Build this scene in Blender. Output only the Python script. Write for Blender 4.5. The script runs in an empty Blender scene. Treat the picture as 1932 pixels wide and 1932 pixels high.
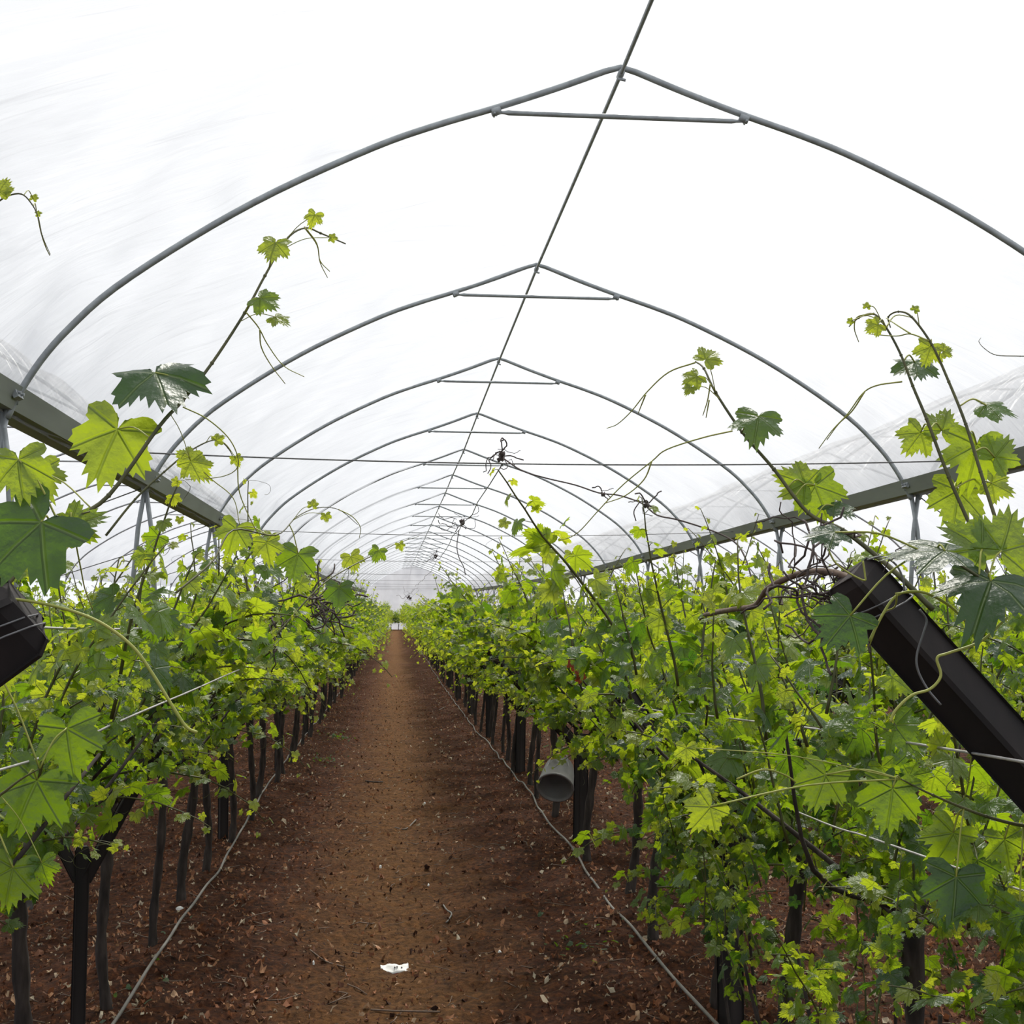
import bpy, math, random
import numpy as np
from mathutils import Vector, Matrix

PI = math.pi
C = bpy.context.scene.collection
sc = bpy.context.scene
rng = np.random.default_rng(7)
random.seed(7)

# ---------------------------------------------------------------- camera
F_PX = 2650.0
CAM_H = 1.65
yaw = math.atan(0.0834 * math.cos(math.atan(0.0789)))
pit = math.atan(0.0789)
cam_R = Vector((math.cos(yaw), -math.sin(yaw), 0))
cam_F = Vector((math.sin(yaw) * math.cos(pit), math.cos(yaw) * math.cos(pit), math.sin(pit)))
cam_U = cam_R.cross(cam_F)
cd = bpy.data.cameras.new('camera')
cam = bpy.data.objects.new('camera', cd)
C.objects.link(cam)
m = Matrix((cam_R, cam_U, -cam_F)).transposed().to_4x4()
m.translation = Vector((0, 0, CAM_H))
cam.matrix_world = m
cd.sensor_width = 36
cd.lens = F_PX / 1932 * 36
cd.clip_start = 0.05
cd.clip_end = 500
sc.camera = cam

# ---------------------------------------------------------------- world, sun, exposure
SKY_STRENGTH = 1.0
SUN_STRENGTH = 6.2
wd = bpy.data.worlds.new('sky')
sc.world = wd
wd.use_nodes = True
nt = wd.node_tree
bg = nt.nodes['Background']
tc = nt.nodes.new('ShaderNodeTexCoord')
dotn = nt.nodes.new('ShaderNodeVectorMath'); dotn.operation = 'DOT_PRODUCT'
SUN_DIR = Vector((0.16, 0.60, 0.95)).normalized()      # towards the sun: high, ahead and to the right
dotn.inputs[1].default_value = SUN_DIR
ramp = nt.nodes.new('ShaderNodeValToRGB')
ramp.color_ramp.elements[0].position = 0.0
ramp.color_ramp.elements[0].color = (0.52, 0.56, 0.64, 1)
ramp.color_ramp.elements[1].position = 1.0
ramp.color_ramp.elements[1].color = (1.5, 1.5, 1.5, 1)
e = ramp.color_ramp.elements.new(0.55); e.color = (0.86, 0.88, 0.92, 1)
nt.links.new(tc.outputs['Generated'], dotn.inputs[0])
nt.links.new(dotn.outputs['Value'], ramp.inputs[0])
nt.links.new(ramp.outputs[0], bg.inputs[0])
bg.inputs[1].default_value = SKY_STRENGTH
sl = bpy.data.lights.new('sun', 'SUN')
sl.energy = SUN_STRENGTH
sl.angle = math.radians(9)
sl.color = (1.0, 0.96, 0.88)
so = bpy.data.objects.new('sun', sl)
so.rotation_euler = SUN_DIR.to_track_quat('Z', 'Y').to_euler()
C.objects.link(so)
sc.view_settings.view_transform = 'Standard'
sc.view_settings.look = 'None'
sc.view_settings.exposure = 0.22
sc.view_settings.gamma = 1
sc.view_settings.use_curve_mapping = False
sc.cycles.max_bounces = 8
sc.cycles.transparent_max_bounces = 12
sc.cycles.diffuse_bounces = 4
sc.cycles.caustics_reflective = False
sc.cycles.caustics_refractive = False

# ---------------------------------------------------------------- place measures (metres)
RIDGE_X, GUT_L, GUT_R = 1.40, -2.36, 5.12
GUT_Z, RIDGE_Z = CAM_H + 1.33, CAM_H + 3.50
HOOP_Y0, HOOP_S, HOOP_N = 8.55, 4.92, 22
END_Y = 113.0
SPAN = GUT_R - GUT_L

def rise(y):
    s = max(0.0, y - 33.0)
    return 0.0165 * s * s / (s + 14.0)

def rise_np(y):
    s = np.maximum(0.0, y - 33.0)
    return 0.0165 * s * s / (s + 14.0)

def P(px, py, d):
    """the point seen at pixel (px, py), d metres along the tunnel"""
    v = cam_R * ((px - 966) / F_PX) + cam_U * ((966 - py) / F_PX) + cam_F
    return Vector((0, 0, CAM_H)) + v * (d / v.y)

# ---------------------------------------------------------------- materials
def new_mat(name):
    mt = bpy.data.materials.new(name); mt.use_nodes = True
    n = mt.node_tree
    for x in list(n.nodes): n.nodes.remove(x)
    out = n.nodes.new('ShaderNodeOutputMaterial')
    return mt, n, out

def N(n, t, **kw):
    x = n.nodes.new('ShaderNode' + t)
    for k, v in kw.items():
        if k.startswith('i_'):
            x.inputs[int(k[2:]) if k[2:].isdigit() else k[2:].replace('_', ' ')].default_value = v
        else:
            setattr(x, k, v)
    return x

def simple(name, cols, rough=0.6, scale=20, metallic=0.0, bump=0.0, stretch=None, spec=0.5, trans=0.0):
    """principled material with noise between the colours in cols"""
    mt, n, out = new_mat(name)
    b = N(n, 'BsdfPrincipled')
    b.inputs['Roughness'].default_value = rough
    b.inputs['Metallic'].default_value = metallic
    b.inputs['Specular IOR Level'].default_value = spec
    t = N(n, 'TexCoord')
    mp = N(n, 'Mapping')
    if stretch: mp.inputs['Scale'].default_value = stretch
    n.links.new(t.outputs['Object'], mp.inputs[0])
    no = N(n, 'TexNoise'); no.inputs['Scale'].default_value = scale; no.inputs['Detail'].default_value = 6
    n.links.new(mp.outputs[0], no.inputs['Vector'])
    r = N(n, 'ValToRGB')
    r.color_ramp.elements[0].position = 0.32; r.color_ramp.elements[1].position = 0.68
    r.color_ramp.elements[0].color = (*cols[0], 1); r.color_ramp.elements[1].color = (*cols[-1], 1)
    for k, c in enumerate(cols[1:-1]):
        e = r.color_ramp.elements.new(0.32 + 0.36 * (k + 1) / (len(cols) - 1)); e.color = (*c, 1)
    n.links.new(no.outputs['Fac'], r.inputs[0]); n.links.new(r.outputs[0], b.inputs['Base Color'])
    if bump:
        bp = N(n, 'Bump'); bp.inputs['Strength'].default_value = bump; bp.inputs['Distance'].default_value = 0.01
        n.links.new(no.outputs['Fac'], bp.inputs['Height']); n.links.new(bp.outputs[0], b.inputs['Normal'])
    if trans:
        tr = N(n, 'BsdfTranslucent'); n.links.new(r.outputs[0], tr.inputs[0])
        mx = N(n, 'MixShader'); mx.inputs[0].default_value = trans
        n.links.new(b.outputs[0], mx.inputs[1]); n.links.new(tr.outputs[0], mx.inputs[2])
        n.links.new(mx.outputs[0], out.inputs[0])
    else:
        n.links.new(b.outputs[0], out.inputs[0])
    return mt

def leaf_material():
    mt, n, out = new_mat('vine_leaf')
    L = n.links.new
    at = N(n, 'Attribute'); at.attribute_name = 'tone'
    lc = N(n, 'Attribute'); lc.attribute_name = 'lc'
    sep = N(n, 'SeparateXYZ'); L(lc.outputs['Vector'], sep.inputs[0])
    ax = N(n, 'Math', operation='ABSOLUTE'); L(sep.outputs[0], ax.inputs[0])
    # distance to the main veins that fan out of the petiole point
    cur = None
    for ang in (0, 52, 108):
        dx, dy = math.sin(math.radians(ang)), math.cos(math.radians(ang))
        c1 = N(n, 'Math', operation='MULTIPLY'); c1.inputs[1].default_value = dy; L(ax.outputs[0], c1.inputs[0])
        c2 = N(n, 'Math', operation='MULTIPLY'); c2.inputs[1].default_value = dx; L(sep.outputs[1], c2.inputs[0])
        s = N(n, 'Math', operation='SUBTRACT'); L(c1.outputs[0], s.inputs[0]); L(c2.outputs[0], s.inputs[1])
        a = N(n, 'Math', operation='ABSOLUTE'); L(s.outputs[0], a.inputs[0])
        if cur is None: cur = a
        else:
            mn = N(n, 'Math', operation='MINIMUM'); L(cur.outputs[0], mn.inputs[0]); L(a.outputs[0], mn.inputs[1]); cur = mn
    vr = N(n, 'MapRange'); vr.inputs['From Min'].default_value = 0.008; vr.inputs['From Max'].default_value = 0.035
    vr.inputs['To Min'].default_value = 1; vr.inputs['To Max'].default_value = 0
    L(cur.outputs[0], vr.inputs[0])
    no = N(n, 'TexNoise'); no.inputs['Scale'].default_value = 3.0; no.inputs['Detail'].default_value = 4
    L(lc.outputs['Vector'], no.inputs['Vector'])
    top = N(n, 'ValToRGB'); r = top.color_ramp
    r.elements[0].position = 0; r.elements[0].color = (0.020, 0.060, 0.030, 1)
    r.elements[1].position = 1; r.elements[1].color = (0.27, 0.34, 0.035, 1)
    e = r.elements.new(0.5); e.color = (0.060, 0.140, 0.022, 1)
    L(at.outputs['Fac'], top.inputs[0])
    thr = N(n, 'ValToRGB'); r = thr.color_ramp
    r.elements[0].position = 0; r.elements[0].color = (0.10, 0.25, 0.010, 1)
    r.elements[1].position = 1; r.elements[1].color = (0.74, 0.82, 0.04, 1)
    e = r.elements.new(0.5); e.color = (0.40, 0.58, 0.012, 1)
    L(at.outputs['Fac'], thr.inputs[0])
    vm = N(n, 'Mix', data_type='RGBA'); vm.inputs['Factor'].default_value = 0
    vf = N(n, 'Math', operation='MULTIPLY'); vf.inputs[1].default_value = 0.4; L(vr.outputs[0], vf.inputs[0])
    L(vf.outputs[0], vm.inputs[0]); L(top.outputs[0], vm.inputs[6]); vm.inputs[7].default_value = (0.30, 0.40, 0.12, 1)
    b = N(n, 'BsdfPrincipled'); b.inputs['Roughness'].default_value = 0.40; b.inputs['Specular IOR Level'].default_value = 0.85
    L(vm.outputs[2], b.inputs['Base Color'])
    hv = N(n, 'Math', operation='ADD')
    h1 = N(n, 'Math', operation='MULTIPLY'); h1.inputs[1].default_value = -0.6; L(vr.outputs[0], h1.inputs[0])
    L(h1.outputs[0], hv.inputs[0]); L(no.outputs['Fac'], hv.inputs[1])
    bp = N(n, 'Bump'); bp.inputs['Strength'].default_value = 0.7; bp.inputs['Distance'].default_value = 0.012
    L(hv.outputs[0], bp.inputs['Height']); L(bp.outputs[0], b.inputs['Normal'])
    tr = N(n, 'BsdfTranslucent')
    tm = N(n, 'Mix', data_type='RGBA'); L(vf.outputs[0], tm.inputs[0]); L(thr.outputs[0], tm.inputs[6]); tm.inputs[7].default_value = (0.16, 0.25, 0.02, 1)
    L(tm.outputs[2], tr.inputs[0]); L(bp.outputs[0], tr.inputs['Normal'])
    mx = N(n, 'MixShader'); mx.inputs[0].default_value = 0.5
    L(b.outputs[0], mx.inputs[1]); L(tr.outputs[0], mx.inputs[2]); L(mx.outputs[0], out.inputs[0])
    return mt

def film_material():
    mt, n, out = new_mat('greenhouse_film')
    L = n.links.new
    t = N(n, 'TexCoord')
    at = N(n, 'Attribute'); at.attribute_name = 'fc'      # x: metres across the arch, y: metres along the tunnel
    m1 = N(n, 'Mapping'); m1.inputs['Scale'].default_value = (0.28, 2.6, 0)      # long thin creases that climb from the gutters
    L(at.outputs['Vector'], m1.inputs[0])
    n1 = N(n, 'TexNoise'); n1.inputs['Scale'].default_value = 1.6; n1.inputs['Detail'].default_value = 4; n1.inputs['Distortion'].default_value = 0.25
    L(m1.outputs[0], n1.inputs['Vector'])
    m2 = N(n, 'Mapping'); m2.inputs['Scale'].default_value = (0.35, 0.55, 0)
    L(at.outputs['Vector'], m2.inputs[0])
    n2 = N(n, 'TexNoise'); n2.inputs['Scale'].default_value = 1.2; n2.inputs['Detail'].default_value = 2
    L(m2.outputs[0], n2.inputs['Vector'])
    ad = N(n, 'Math', operation='MULTIPLY_ADD'); ad.inputs[1].default_value = 0.5
    L(n1.outputs['Fac'], ad.inputs[0]); L(n2.outputs['Fac'], ad.inputs[2])
    bp = N(n, 'Bump'); bp.inputs['Strength'].default_value = 1.0; bp.inputs['Distance'].default_value = 0.45
    L(ad.outputs[0], bp.inputs['Height'])
    d = N(n, 'BsdfDiffuse'); d.inputs[0].default_value = (0.62, 0.64, 0.68, 1); L(bp.outputs[0], d.inputs['Normal'])
    tr = N(n, 'BsdfTranslucent'); tr.inputs[0].default_value = (0.465, 0.48, 0.51, 1); L(bp.outputs[0], tr.inputs['Normal'])
    tp = N(n, 'BsdfTransparent'); tp.inputs[0].default_value = (1, 1, 1, 1)
    gl = N(n, 'BsdfGlossy'); gl.inputs['Roughness'].default_value = 0.35; L(bp.outputs[0], gl.inputs['Normal'])
    a = N(n, 'MixShader'); a.inputs[0].default_value = 0.68; L(d.outputs[0], a.inputs[1]); L(tr.outputs[0], a.inputs[2])
    g = N(n, 'MixShader'); g.inputs[0].default_value = 0.05; L(a.outputs[0], g.inputs[1]); L(gl.outputs[0], g.inputs[2])
    b = N(n, 'MixShader'); b.inputs[0].default_value = 0.40; L(g.outputs[0], b.inputs[1]); L(tp.outputs[0], b.inputs[2])
    L(b.outputs[0], out.inputs[0])
    return mt

def soil_material():
    mt, n, out = new_mat('red_soil')
    L = n.links.new
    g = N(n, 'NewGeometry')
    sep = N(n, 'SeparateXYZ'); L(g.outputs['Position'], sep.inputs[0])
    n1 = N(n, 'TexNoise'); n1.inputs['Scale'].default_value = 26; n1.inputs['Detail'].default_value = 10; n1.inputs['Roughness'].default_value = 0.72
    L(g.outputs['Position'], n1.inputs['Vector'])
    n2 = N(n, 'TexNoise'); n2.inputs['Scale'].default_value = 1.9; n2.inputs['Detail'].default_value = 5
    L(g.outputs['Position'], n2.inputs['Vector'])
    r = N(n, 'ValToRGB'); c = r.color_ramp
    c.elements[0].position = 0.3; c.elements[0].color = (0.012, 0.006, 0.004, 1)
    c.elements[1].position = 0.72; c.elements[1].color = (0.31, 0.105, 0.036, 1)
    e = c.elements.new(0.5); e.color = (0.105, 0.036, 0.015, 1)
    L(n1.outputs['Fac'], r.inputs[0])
    # path middle: light between the shaded rows painted in as paler, yellower soil
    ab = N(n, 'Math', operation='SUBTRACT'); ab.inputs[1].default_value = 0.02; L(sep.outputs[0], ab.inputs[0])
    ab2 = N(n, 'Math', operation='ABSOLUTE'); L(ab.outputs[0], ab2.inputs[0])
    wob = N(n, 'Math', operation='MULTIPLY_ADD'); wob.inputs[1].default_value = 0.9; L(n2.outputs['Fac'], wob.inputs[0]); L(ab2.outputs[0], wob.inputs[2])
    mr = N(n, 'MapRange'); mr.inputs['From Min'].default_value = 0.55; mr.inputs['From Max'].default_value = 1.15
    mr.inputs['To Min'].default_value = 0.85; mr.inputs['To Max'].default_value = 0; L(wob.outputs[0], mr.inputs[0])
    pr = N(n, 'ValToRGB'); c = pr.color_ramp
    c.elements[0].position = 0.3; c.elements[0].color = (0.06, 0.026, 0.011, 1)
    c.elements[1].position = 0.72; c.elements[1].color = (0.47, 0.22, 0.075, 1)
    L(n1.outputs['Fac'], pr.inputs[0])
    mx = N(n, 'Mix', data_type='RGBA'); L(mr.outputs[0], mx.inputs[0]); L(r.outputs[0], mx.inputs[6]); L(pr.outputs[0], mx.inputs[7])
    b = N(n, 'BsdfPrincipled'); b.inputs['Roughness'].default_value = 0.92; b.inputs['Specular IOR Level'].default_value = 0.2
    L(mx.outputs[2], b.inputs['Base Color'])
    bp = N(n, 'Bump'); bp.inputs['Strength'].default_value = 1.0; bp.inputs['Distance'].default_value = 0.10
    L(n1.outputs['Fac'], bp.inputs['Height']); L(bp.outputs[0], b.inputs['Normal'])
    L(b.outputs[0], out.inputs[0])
    return mt

def toned(name, ramp_cols, rough=0.8, trans=0.0):
    """material whose colour is picked per piece through the 'tone' attribute"""
    mt, n, out = new_mat(name)
    at = N(n, 'Attribute'); at.attribute_name = 'tone'
    r = N(n, 'ValToRGB'); r.color_ramp.interpolation = 'LINEAR'
    k = len(ramp_cols)
    r.color_ramp.elements[0].color = (*ramp_cols[0], 1); r.color_ramp.elements[1].color = (*ramp_cols[-1], 1)
    for i in range(1, k - 1):
        e = r.color_ramp.elements.new(i / (k - 1)); e.color = (*ramp_cols[i], 1)
    n.links.new(at.outputs['Fac'], r.inputs[0])
    b = N(n, 'BsdfPrincipled'); b.inputs['Roughness'].default_value = rough
    n.links.new(r.outputs[0], b.inputs['Base Color'])
    if trans:
        tr = N(n, 'BsdfTranslucent'); n.links.new(r.outputs[0], tr.inputs[0])
        mx = N(n, 'MixShader'); mx.inputs[0].default_value = trans
        n.links.new(b.outputs[0], mx.inputs[1]); n.links.new(tr.outputs[0], mx.inputs[2]); n.links.new(mx.outputs[0], out.inputs[0])
    else:
        n.links.new(b.outputs[0], out.inputs[0])
    return mt

M = {
    'leaf': leaf_material(),
    'film': film_material(),
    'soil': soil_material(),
    'steel': simple('galvanised_steel', [(0.30, 0.32, 0.33), (0.42, 0.45, 0.46)], 0.5, 14, 0.35, 0.05),
    'gutter': simple('gutter_sheet', [(0.22, 0.235, 0.21), (0.32, 0.34, 0.31)], 0.55, 4, 0.3, 0.03, (1, .15, 1)),
    'wire': simple('wire_steel', [(0.14, 0.14, 0.14), (0.22, 0.22, 0.22)], 0.5, 30, 0.4),
    'pale_wire': simple('bright_wire', [(0.42, 0.40, 0.40), (0.60, 0.58, 0.57)], 0.4, 30, 0.3),
    'post': simple('dark_wood', [(0.006, 0.005, 0.005), (0.016, 0.011, 0.010), (0.035, 0.026, 0.024)], 0.8, 9, 0, 0.4, (1, 1, .12)),
    'bark': simple('vine_bark', [(0.014, 0.010, 0.008), (0.04, 0.029, 0.024), (0.075, 0.058, 0.05)], 0.9, 30, 0, 0.8, (1, 1, .2)),
    'cane': simple('cane_bark', [(0.10, 0.06, 0.04), (0.20, 0.14, 0.10)], 0.8, 30, 0, 0.3, (1, 1, .3)),
    'stem': simple('green_stem', [(0.055, 0.06, 0.016), (0.12, 0.115, 0.035)], 0.5, 14),
    'tendril': simple('tendril_green', [(0.30, 0.34, 0.05), (0.42, 0.42, 0.09)], 0.5, 20),
    'dry': simple('dried_cane', [(0.05, 0.035, 0.03), (0.14, 0.11, 0.10)], 0.9, 40, 0, 0.5),
    'hose': simple('drip_hose_plastic', [(0.13, 0.12, 0.105), (0.22, 0.20, 0.18)], 0.6, 6),
    'bucket': simple('pale_plastic', [(0.20, 0.19, 0.185), (0.27, 0.26, 0.25)], 0.5, 8),
    'yellow': simple('yellow_plastic', [(0.55, 0.38, 0.04), (0.75, 0.60, 0.12)], 0.5, 30),
    'paper': simple('white_paper', [(0.70, 0.69, 0.66), (0.88, 0.87, 0.85)], 0.6, 30),
    'red': simple('red_print', [(0.35, 0.03, 0.05), (0.5, 0.06, 0.09)], 0.6, 30),
    'ink': simple('dark_print', [(0.05, 0.04, 0.05), (0.1, 0.09, 0.1)], 0.6, 30),
    'rust_leaf': simple('rust_red_leaf', [(0.16, 0.03, 0.015), (0.30, 0.07, 0.03)], 0.6, 30, 0, 0.2, None, 0.4, 0.35),
    'litter': toned('dry_leaf_litter', [(0.09, 0.035, 0.02), (0.22, 0.085, 0.04), (0.36, 0.14, 0.06), (0.46, 0.24, 0.12), (0.62, 0.52, 0.38)], 0.75, 0.15),
    'clod': toned('soil_crumb', [(0.04, 0.016, 0.01), (0.16, 0.065, 0.03), (0.36, 0.19, 0.09)], 0.95),
    'grape': simple('flower_cluster', [(0.22, 0.30, 0.05), (0.34, 0.40, 0.08)], 0.5, 40),
    'end_white': simple('end_sheet', [(0.46, 0.48, 0.52), (0.56, 0.58, 0.62)], 0.7, 1, 0, 0, None, 0.3, 0.5),
}

# ---------------------------------------------------------------- mesh helpers
class MB:
    """collects shapes for one mesh"""
    def __init__(s): s.v = []; s.f = []
    def add(s, vs, fs):
        o = len(s.v); s.v.extend([tuple(p) for p in vs]); s.f.extend([tuple(i + o for i in f) for f in fs]); return s
    def box(s, c, sz, rot=None):
        hx, hy, hz = sz[0] / 2, sz[1] / 2, sz[2] / 2
        vs = [Vector((x, y, z)) for x in (-hx, hx) for y in (-hy, hy) for z in (-hz, hz)]
        if rot is not None: vs = [rot @ p for p in vs]
        c = Vector(c)
        return s.add([p + c for p in vs], [(0, 1, 3, 2), (4, 6, 7, 5), (0, 4, 5, 1), (2, 3, 7, 6), (0, 2, 6, 4), (1, 5, 7, 3)])
    def tube(s, pts, r, n=8, cap=True, twist=0.0):
        pts = [Vector(p) for p in pts]
        if len(pts) < 2: return s
        rr = r if hasattr(r, '__len__') else [r] * len(pts)
        tans = []
        for i in range(len(pts)):
            a = pts[max(0, i - 1)]; b = pts[min(len(pts) - 1, i + 1)]
            t = (b - a); tans.append(t.normalized() if t.length > 1e-9 else Vector((0, 0, 1)))
        u = tans[0].orthogonal().normalized() if abs(tans[0].z) > .9 else tans[0].cross(Vector((0, 0, 1))).normalized()
        vs, fs = [], []
        for i, p in enumerate(pts):
            t = tans[i]; u = (u - t * u.dot(t)); u = u.normalized() if u.length > 1e-6 else t.orthogonal().normalized()
            w = t.cross(u)
            for k in range(n):
                a = 2 * PI * k / n + twist
                vs.append(p + (u * math.cos(a) + w * math.sin(a)) * rr[i])
        for i in range(len(pts) - 1):
            for k in range(n):
                k2 = (k + 1) % n
                fs.append((i * n + k, i * n + k2, (i + 1) * n + k2, (i + 1) * n + k))
        if cap:
            fs.append(tuple(range(n - 1, -1, -1))); fs.append(tuple((len(pts) - 1) * n + k for k in range(n)))
        return s.add(vs, fs)
    def mesh(s, name, mat, smooth=True):
        me = bpy.data.meshes.new(name); me.from_pydata(s.v, [], s.f); me.update()
        if smooth: me.polygons.foreach_set('use_smooth', [True] * len(me.polygons))
        me.materials.append(M[mat]); return me
    def obj(s, name, mat, parent=None, smooth=True):
        return link(name, s.mesh(name, mat, smooth), parent)

def link(name, me, parent=None, loc=None):
    o = bpy.data.objects.new(name, me); C.objects.link(o)
    if parent is not None: o.parent = parent
    if loc is not None: o.location = loc
    return o

def tag(o, label=None, cat=None, group=None, kind=None):
    if label: o['label'] = label
    if cat: o['category'] = cat
    if group: o['group'] = group
    if kind: o['kind'] = kind
    return o

def empty(name, loc=(0, 0, 0), rz=0.0):
    o = bpy.data.objects.new(name, None); C.objects.link(o); o.location = loc; o.rotation_euler = (0, 0, rz)
    o.empty_display_size = 0.1
    return o

def smooth_path(pts, sub=6):
    """Catmull-Rom through the points"""
    pts = [Vector(p) for p in pts]
    q = [pts[0] * 2 - pts[1]] + pts + [pts[-1] * 2 - pts[-2]]
    out = []
    for i in range(1, len(q) - 2):
        for k in range(sub):
            t = k / sub
            out.append(0.5 * ((2 * q[i]) + (q[i + 1] - q[i - 1]) * t + (2 * q[i - 1] - 5 * q[i] + 4 * q[i + 1] - q[i + 2]) * t * t
                              + (3 * q[i] - q[i - 1] - 3 * q[i + 1] + q[i + 2]) * t ** 3))
    out.append(pts[-1]); return out

def raw_mesh(name, verts, loops, starts, totals, mat, tone=None, lc=None, smooth=True, extra=None):
    me = bpy.data.meshes.new(name)
    me.vertices.add(len(verts)); me.vertices.foreach_set('co', np.asarray(verts, np.float32).ravel())
    me.loops.add(len(loops)); me.loops.foreach_set('vertex_index', np.asarray(loops, np.int32))
    me.polygons.add(len(starts))
    me.polygons.foreach_set('loop_start', np.asarray(starts, np.int32))
    me.polygons.foreach_set('loop_total', np.asarray(totals, np.int32))
    me.polygons.foreach_set('use_smooth', np.full(len(starts), smooth))
    if tone is not None:
        a = me.attributes.new('tone', 'FLOAT', 'POINT'); a.data.foreach_set('value', np.asarray(tone, np.float32))
    if lc is not None:
        a = me.attributes.new(extra or 'lc', 'FLOAT_VECTOR', 'POINT'); a.data.foreach_set('vector', np.asarray(lc, np.float32).ravel())
    me.update(calc_edges=True); me.materials.append(M[mat] if isinstance(mat, str) else mat)
    return me

# ---------------------------------------------------------------- vine leaf
def leaf_radius(th, teeth, tamp):
    a = abs(th)
    r = 0.0
    for ang, ln, w in ((0, 1.0, 34), (54, 0.86, 30), (112, 0.66, 36)):
        x = abs(a - ang) / w
        r = max(r, ln * (1 - 0.42 * min(x, 1.6) ** 1.5))
    r = max(r, 0.42)
    if a > 140: r *= max(0.18, 1 - (a - 140) / 26 * 0.8)
    if teeth:
        ph = (a / 160 * teeth) % 1.0
        r *= 1 + tamp * (1 - 2 * abs(ph - 0.5)) - tamp * 0.5
    return r

def leaf_template(nout, teeth, tamp, ring, curl, fold, wave, seed):
    r_ = random.Random(seed)
    ths = [-164 + 328 * i / (nout - 1) for i in range(nout)]
    rad = [leaf_radius(t, teeth, tamp) * r_.uniform(0.95, 1.05) for t in ths]
    ph = r_.uniform(0, 6)
    V = [(0, 0)]
    rings = [0.5, 1.0] if ring else [1.0]
    for f in rings:
        for t, r in zip(ths, rad):
            rr = r if f == 1.0 else 0.5 * (0.6 * r + 0.4 * 0.75)
            V.append((math.sin(math.radians(t)) * rr, math.cos(math.radians(t)) * rr))
    co, lc = [], []
    for (x, y) in V:
        d2 = x * x + y * y
        z = -curl * d2 + fold * abs(x) + wave * math.sin(4 * math.atan2(x, y) + ph) * math.sqrt(d2)
        co.append((x, y, z)); lc.append((x, y, 0))
    F = []
    for i in range(nout - 1): F.append((0, 1 + i + 1, 1 + i))
    if ring:
        for i in range(nout - 1):
            a = 1 + i; F.append((a, a + 1, a + 1 + nout, a + nout))
    return np.array(co), np.array(lc), F

def tmpl_set(nout, teeth, tamp, ring, n):
    out = []
    r_ = random.Random(nout)
    for k in range(n):
        out.append(leaf_template(nout, teeth, tamp, ring, r_.uniform(0.05, 0.42), r_.uniform(-0.2, 0.3), r_.uniform(0.03, 0.12), k + nout))
    return out

T_HI = tmpl_set(61, 15, 0.26, True, 6)
T_MD = tmpl_set(25, 6, 0.16, False, 5)
T_LO = tmpl_set(9, 0, 0.0, False, 4)

class LeafBag:
    def __init__(s): s.pos = []; s.rot = []; s.size = []; s.tone = []
    def add(s, p, nrm, tip, size, tone):
        nrm = Vector(nrm).normalized(); tip = Vector(tip); tip = tip - nrm * tip.dot(nrm)
        if tip.length < 1e-4: tip = nrm.orthogonal()
        tip.normalize(); x = tip.cross(nrm)
        s.pos.append(tuple(p)); s.rot.append(((x.x, tip.x, nrm.x), (x.y, tip.y, nrm.y), (x.z, tip.z, nrm.z)))
        s.size.append(size); s.tone.append(tone)
    def extend(s, o, mat3=None, off=None, sc_=1.0):
        R = np.array(mat3) if mat3 is not None else np.eye(3)
        off = np.array(off) if off is not None else np.zeros(3)
        for p, r, z, t in zip(o.pos, o.rot, o.size, o.tone):
            s.pos.append(tuple(R @ (np.array(p) * sc_) + off)); s.rot.append(R @ np.array(r)); s.size.append(z * sc_); s.tone.append(t)
    def mesh(s, name, tmpls, seed=0):
        rg = np.random.default_rng(seed)
        pos = np.array(s.pos); rot = np.array([np.array(r) for r in s.rot]); size = np.array(s.size); tone = np.array(s.tone)
        which = rg.integers(0, len(tmpls), len(pos))
        VV, LL, ST, TT, TN, LC = [], [], [], [], [], []
        vo = 0; lo = 0
        for k, (co, lc, F) in enumerate(tmpls):
            idx = np.where(which == k)[0]
            if len(idx) == 0: continue
            w = np.einsum('mij,vj->mvi', rot[idx], co) * (size[idx] * 0.62)[:, None, None] + pos[idx][:, None, :]
            nv = len(co)
            fl = np.concatenate([np.array(f) for f in F]); ft = np.array([len(f) for f in F])
            fs = np.concatenate([[0], np.cumsum(ft)[:-1]])
            mI = np.arange(len(idx))
            VV.append(w.reshape(-1, 3))
            LL.append((fl[None, :] + (mI * nv)[:, None] + vo).ravel())
            ST.append((fs[None, :] + (mI * len(fl))[:, None] + lo).ravel())
            TT.append(np.tile(ft, len(idx)))
            TN.append(np.repeat(tone[idx], nv)); LC.append(np.tile(lc, (len(idx), 1)))
            vo += nv * len(idx); lo += len(fl) * len(idx)
        return raw_mesh(name, np.concatenate(VV), np.concatenate(LL), np.concatenate(ST), np.concatenate(TT), 'leaf',
                        np.concatenate(TN), np.concatenate(LC))

def rvec(r_, s=1.0): return Vector((r_.uniform(-s, s), r_.uniform(-s, s), r_.uniform(-s, s)))

def tendril_path(p, d, ln, r_, curl=1.0):
    pts = [p]; d = Vector(d).normalized(); cur = p
    ax = rvec(r_).normalized()
    n = 12
    for i in range(n):
        d = (d + Vector((0, 0, -0.10)) + rvec(r_, .08)).normalized()
        if i > n * 0.5: d = Matrix.Rotation(0.5 * curl * (i / n), 3, ax) @ d
        cur = cur + d * (ln / n); pts.append(cur)
    return pts

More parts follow.
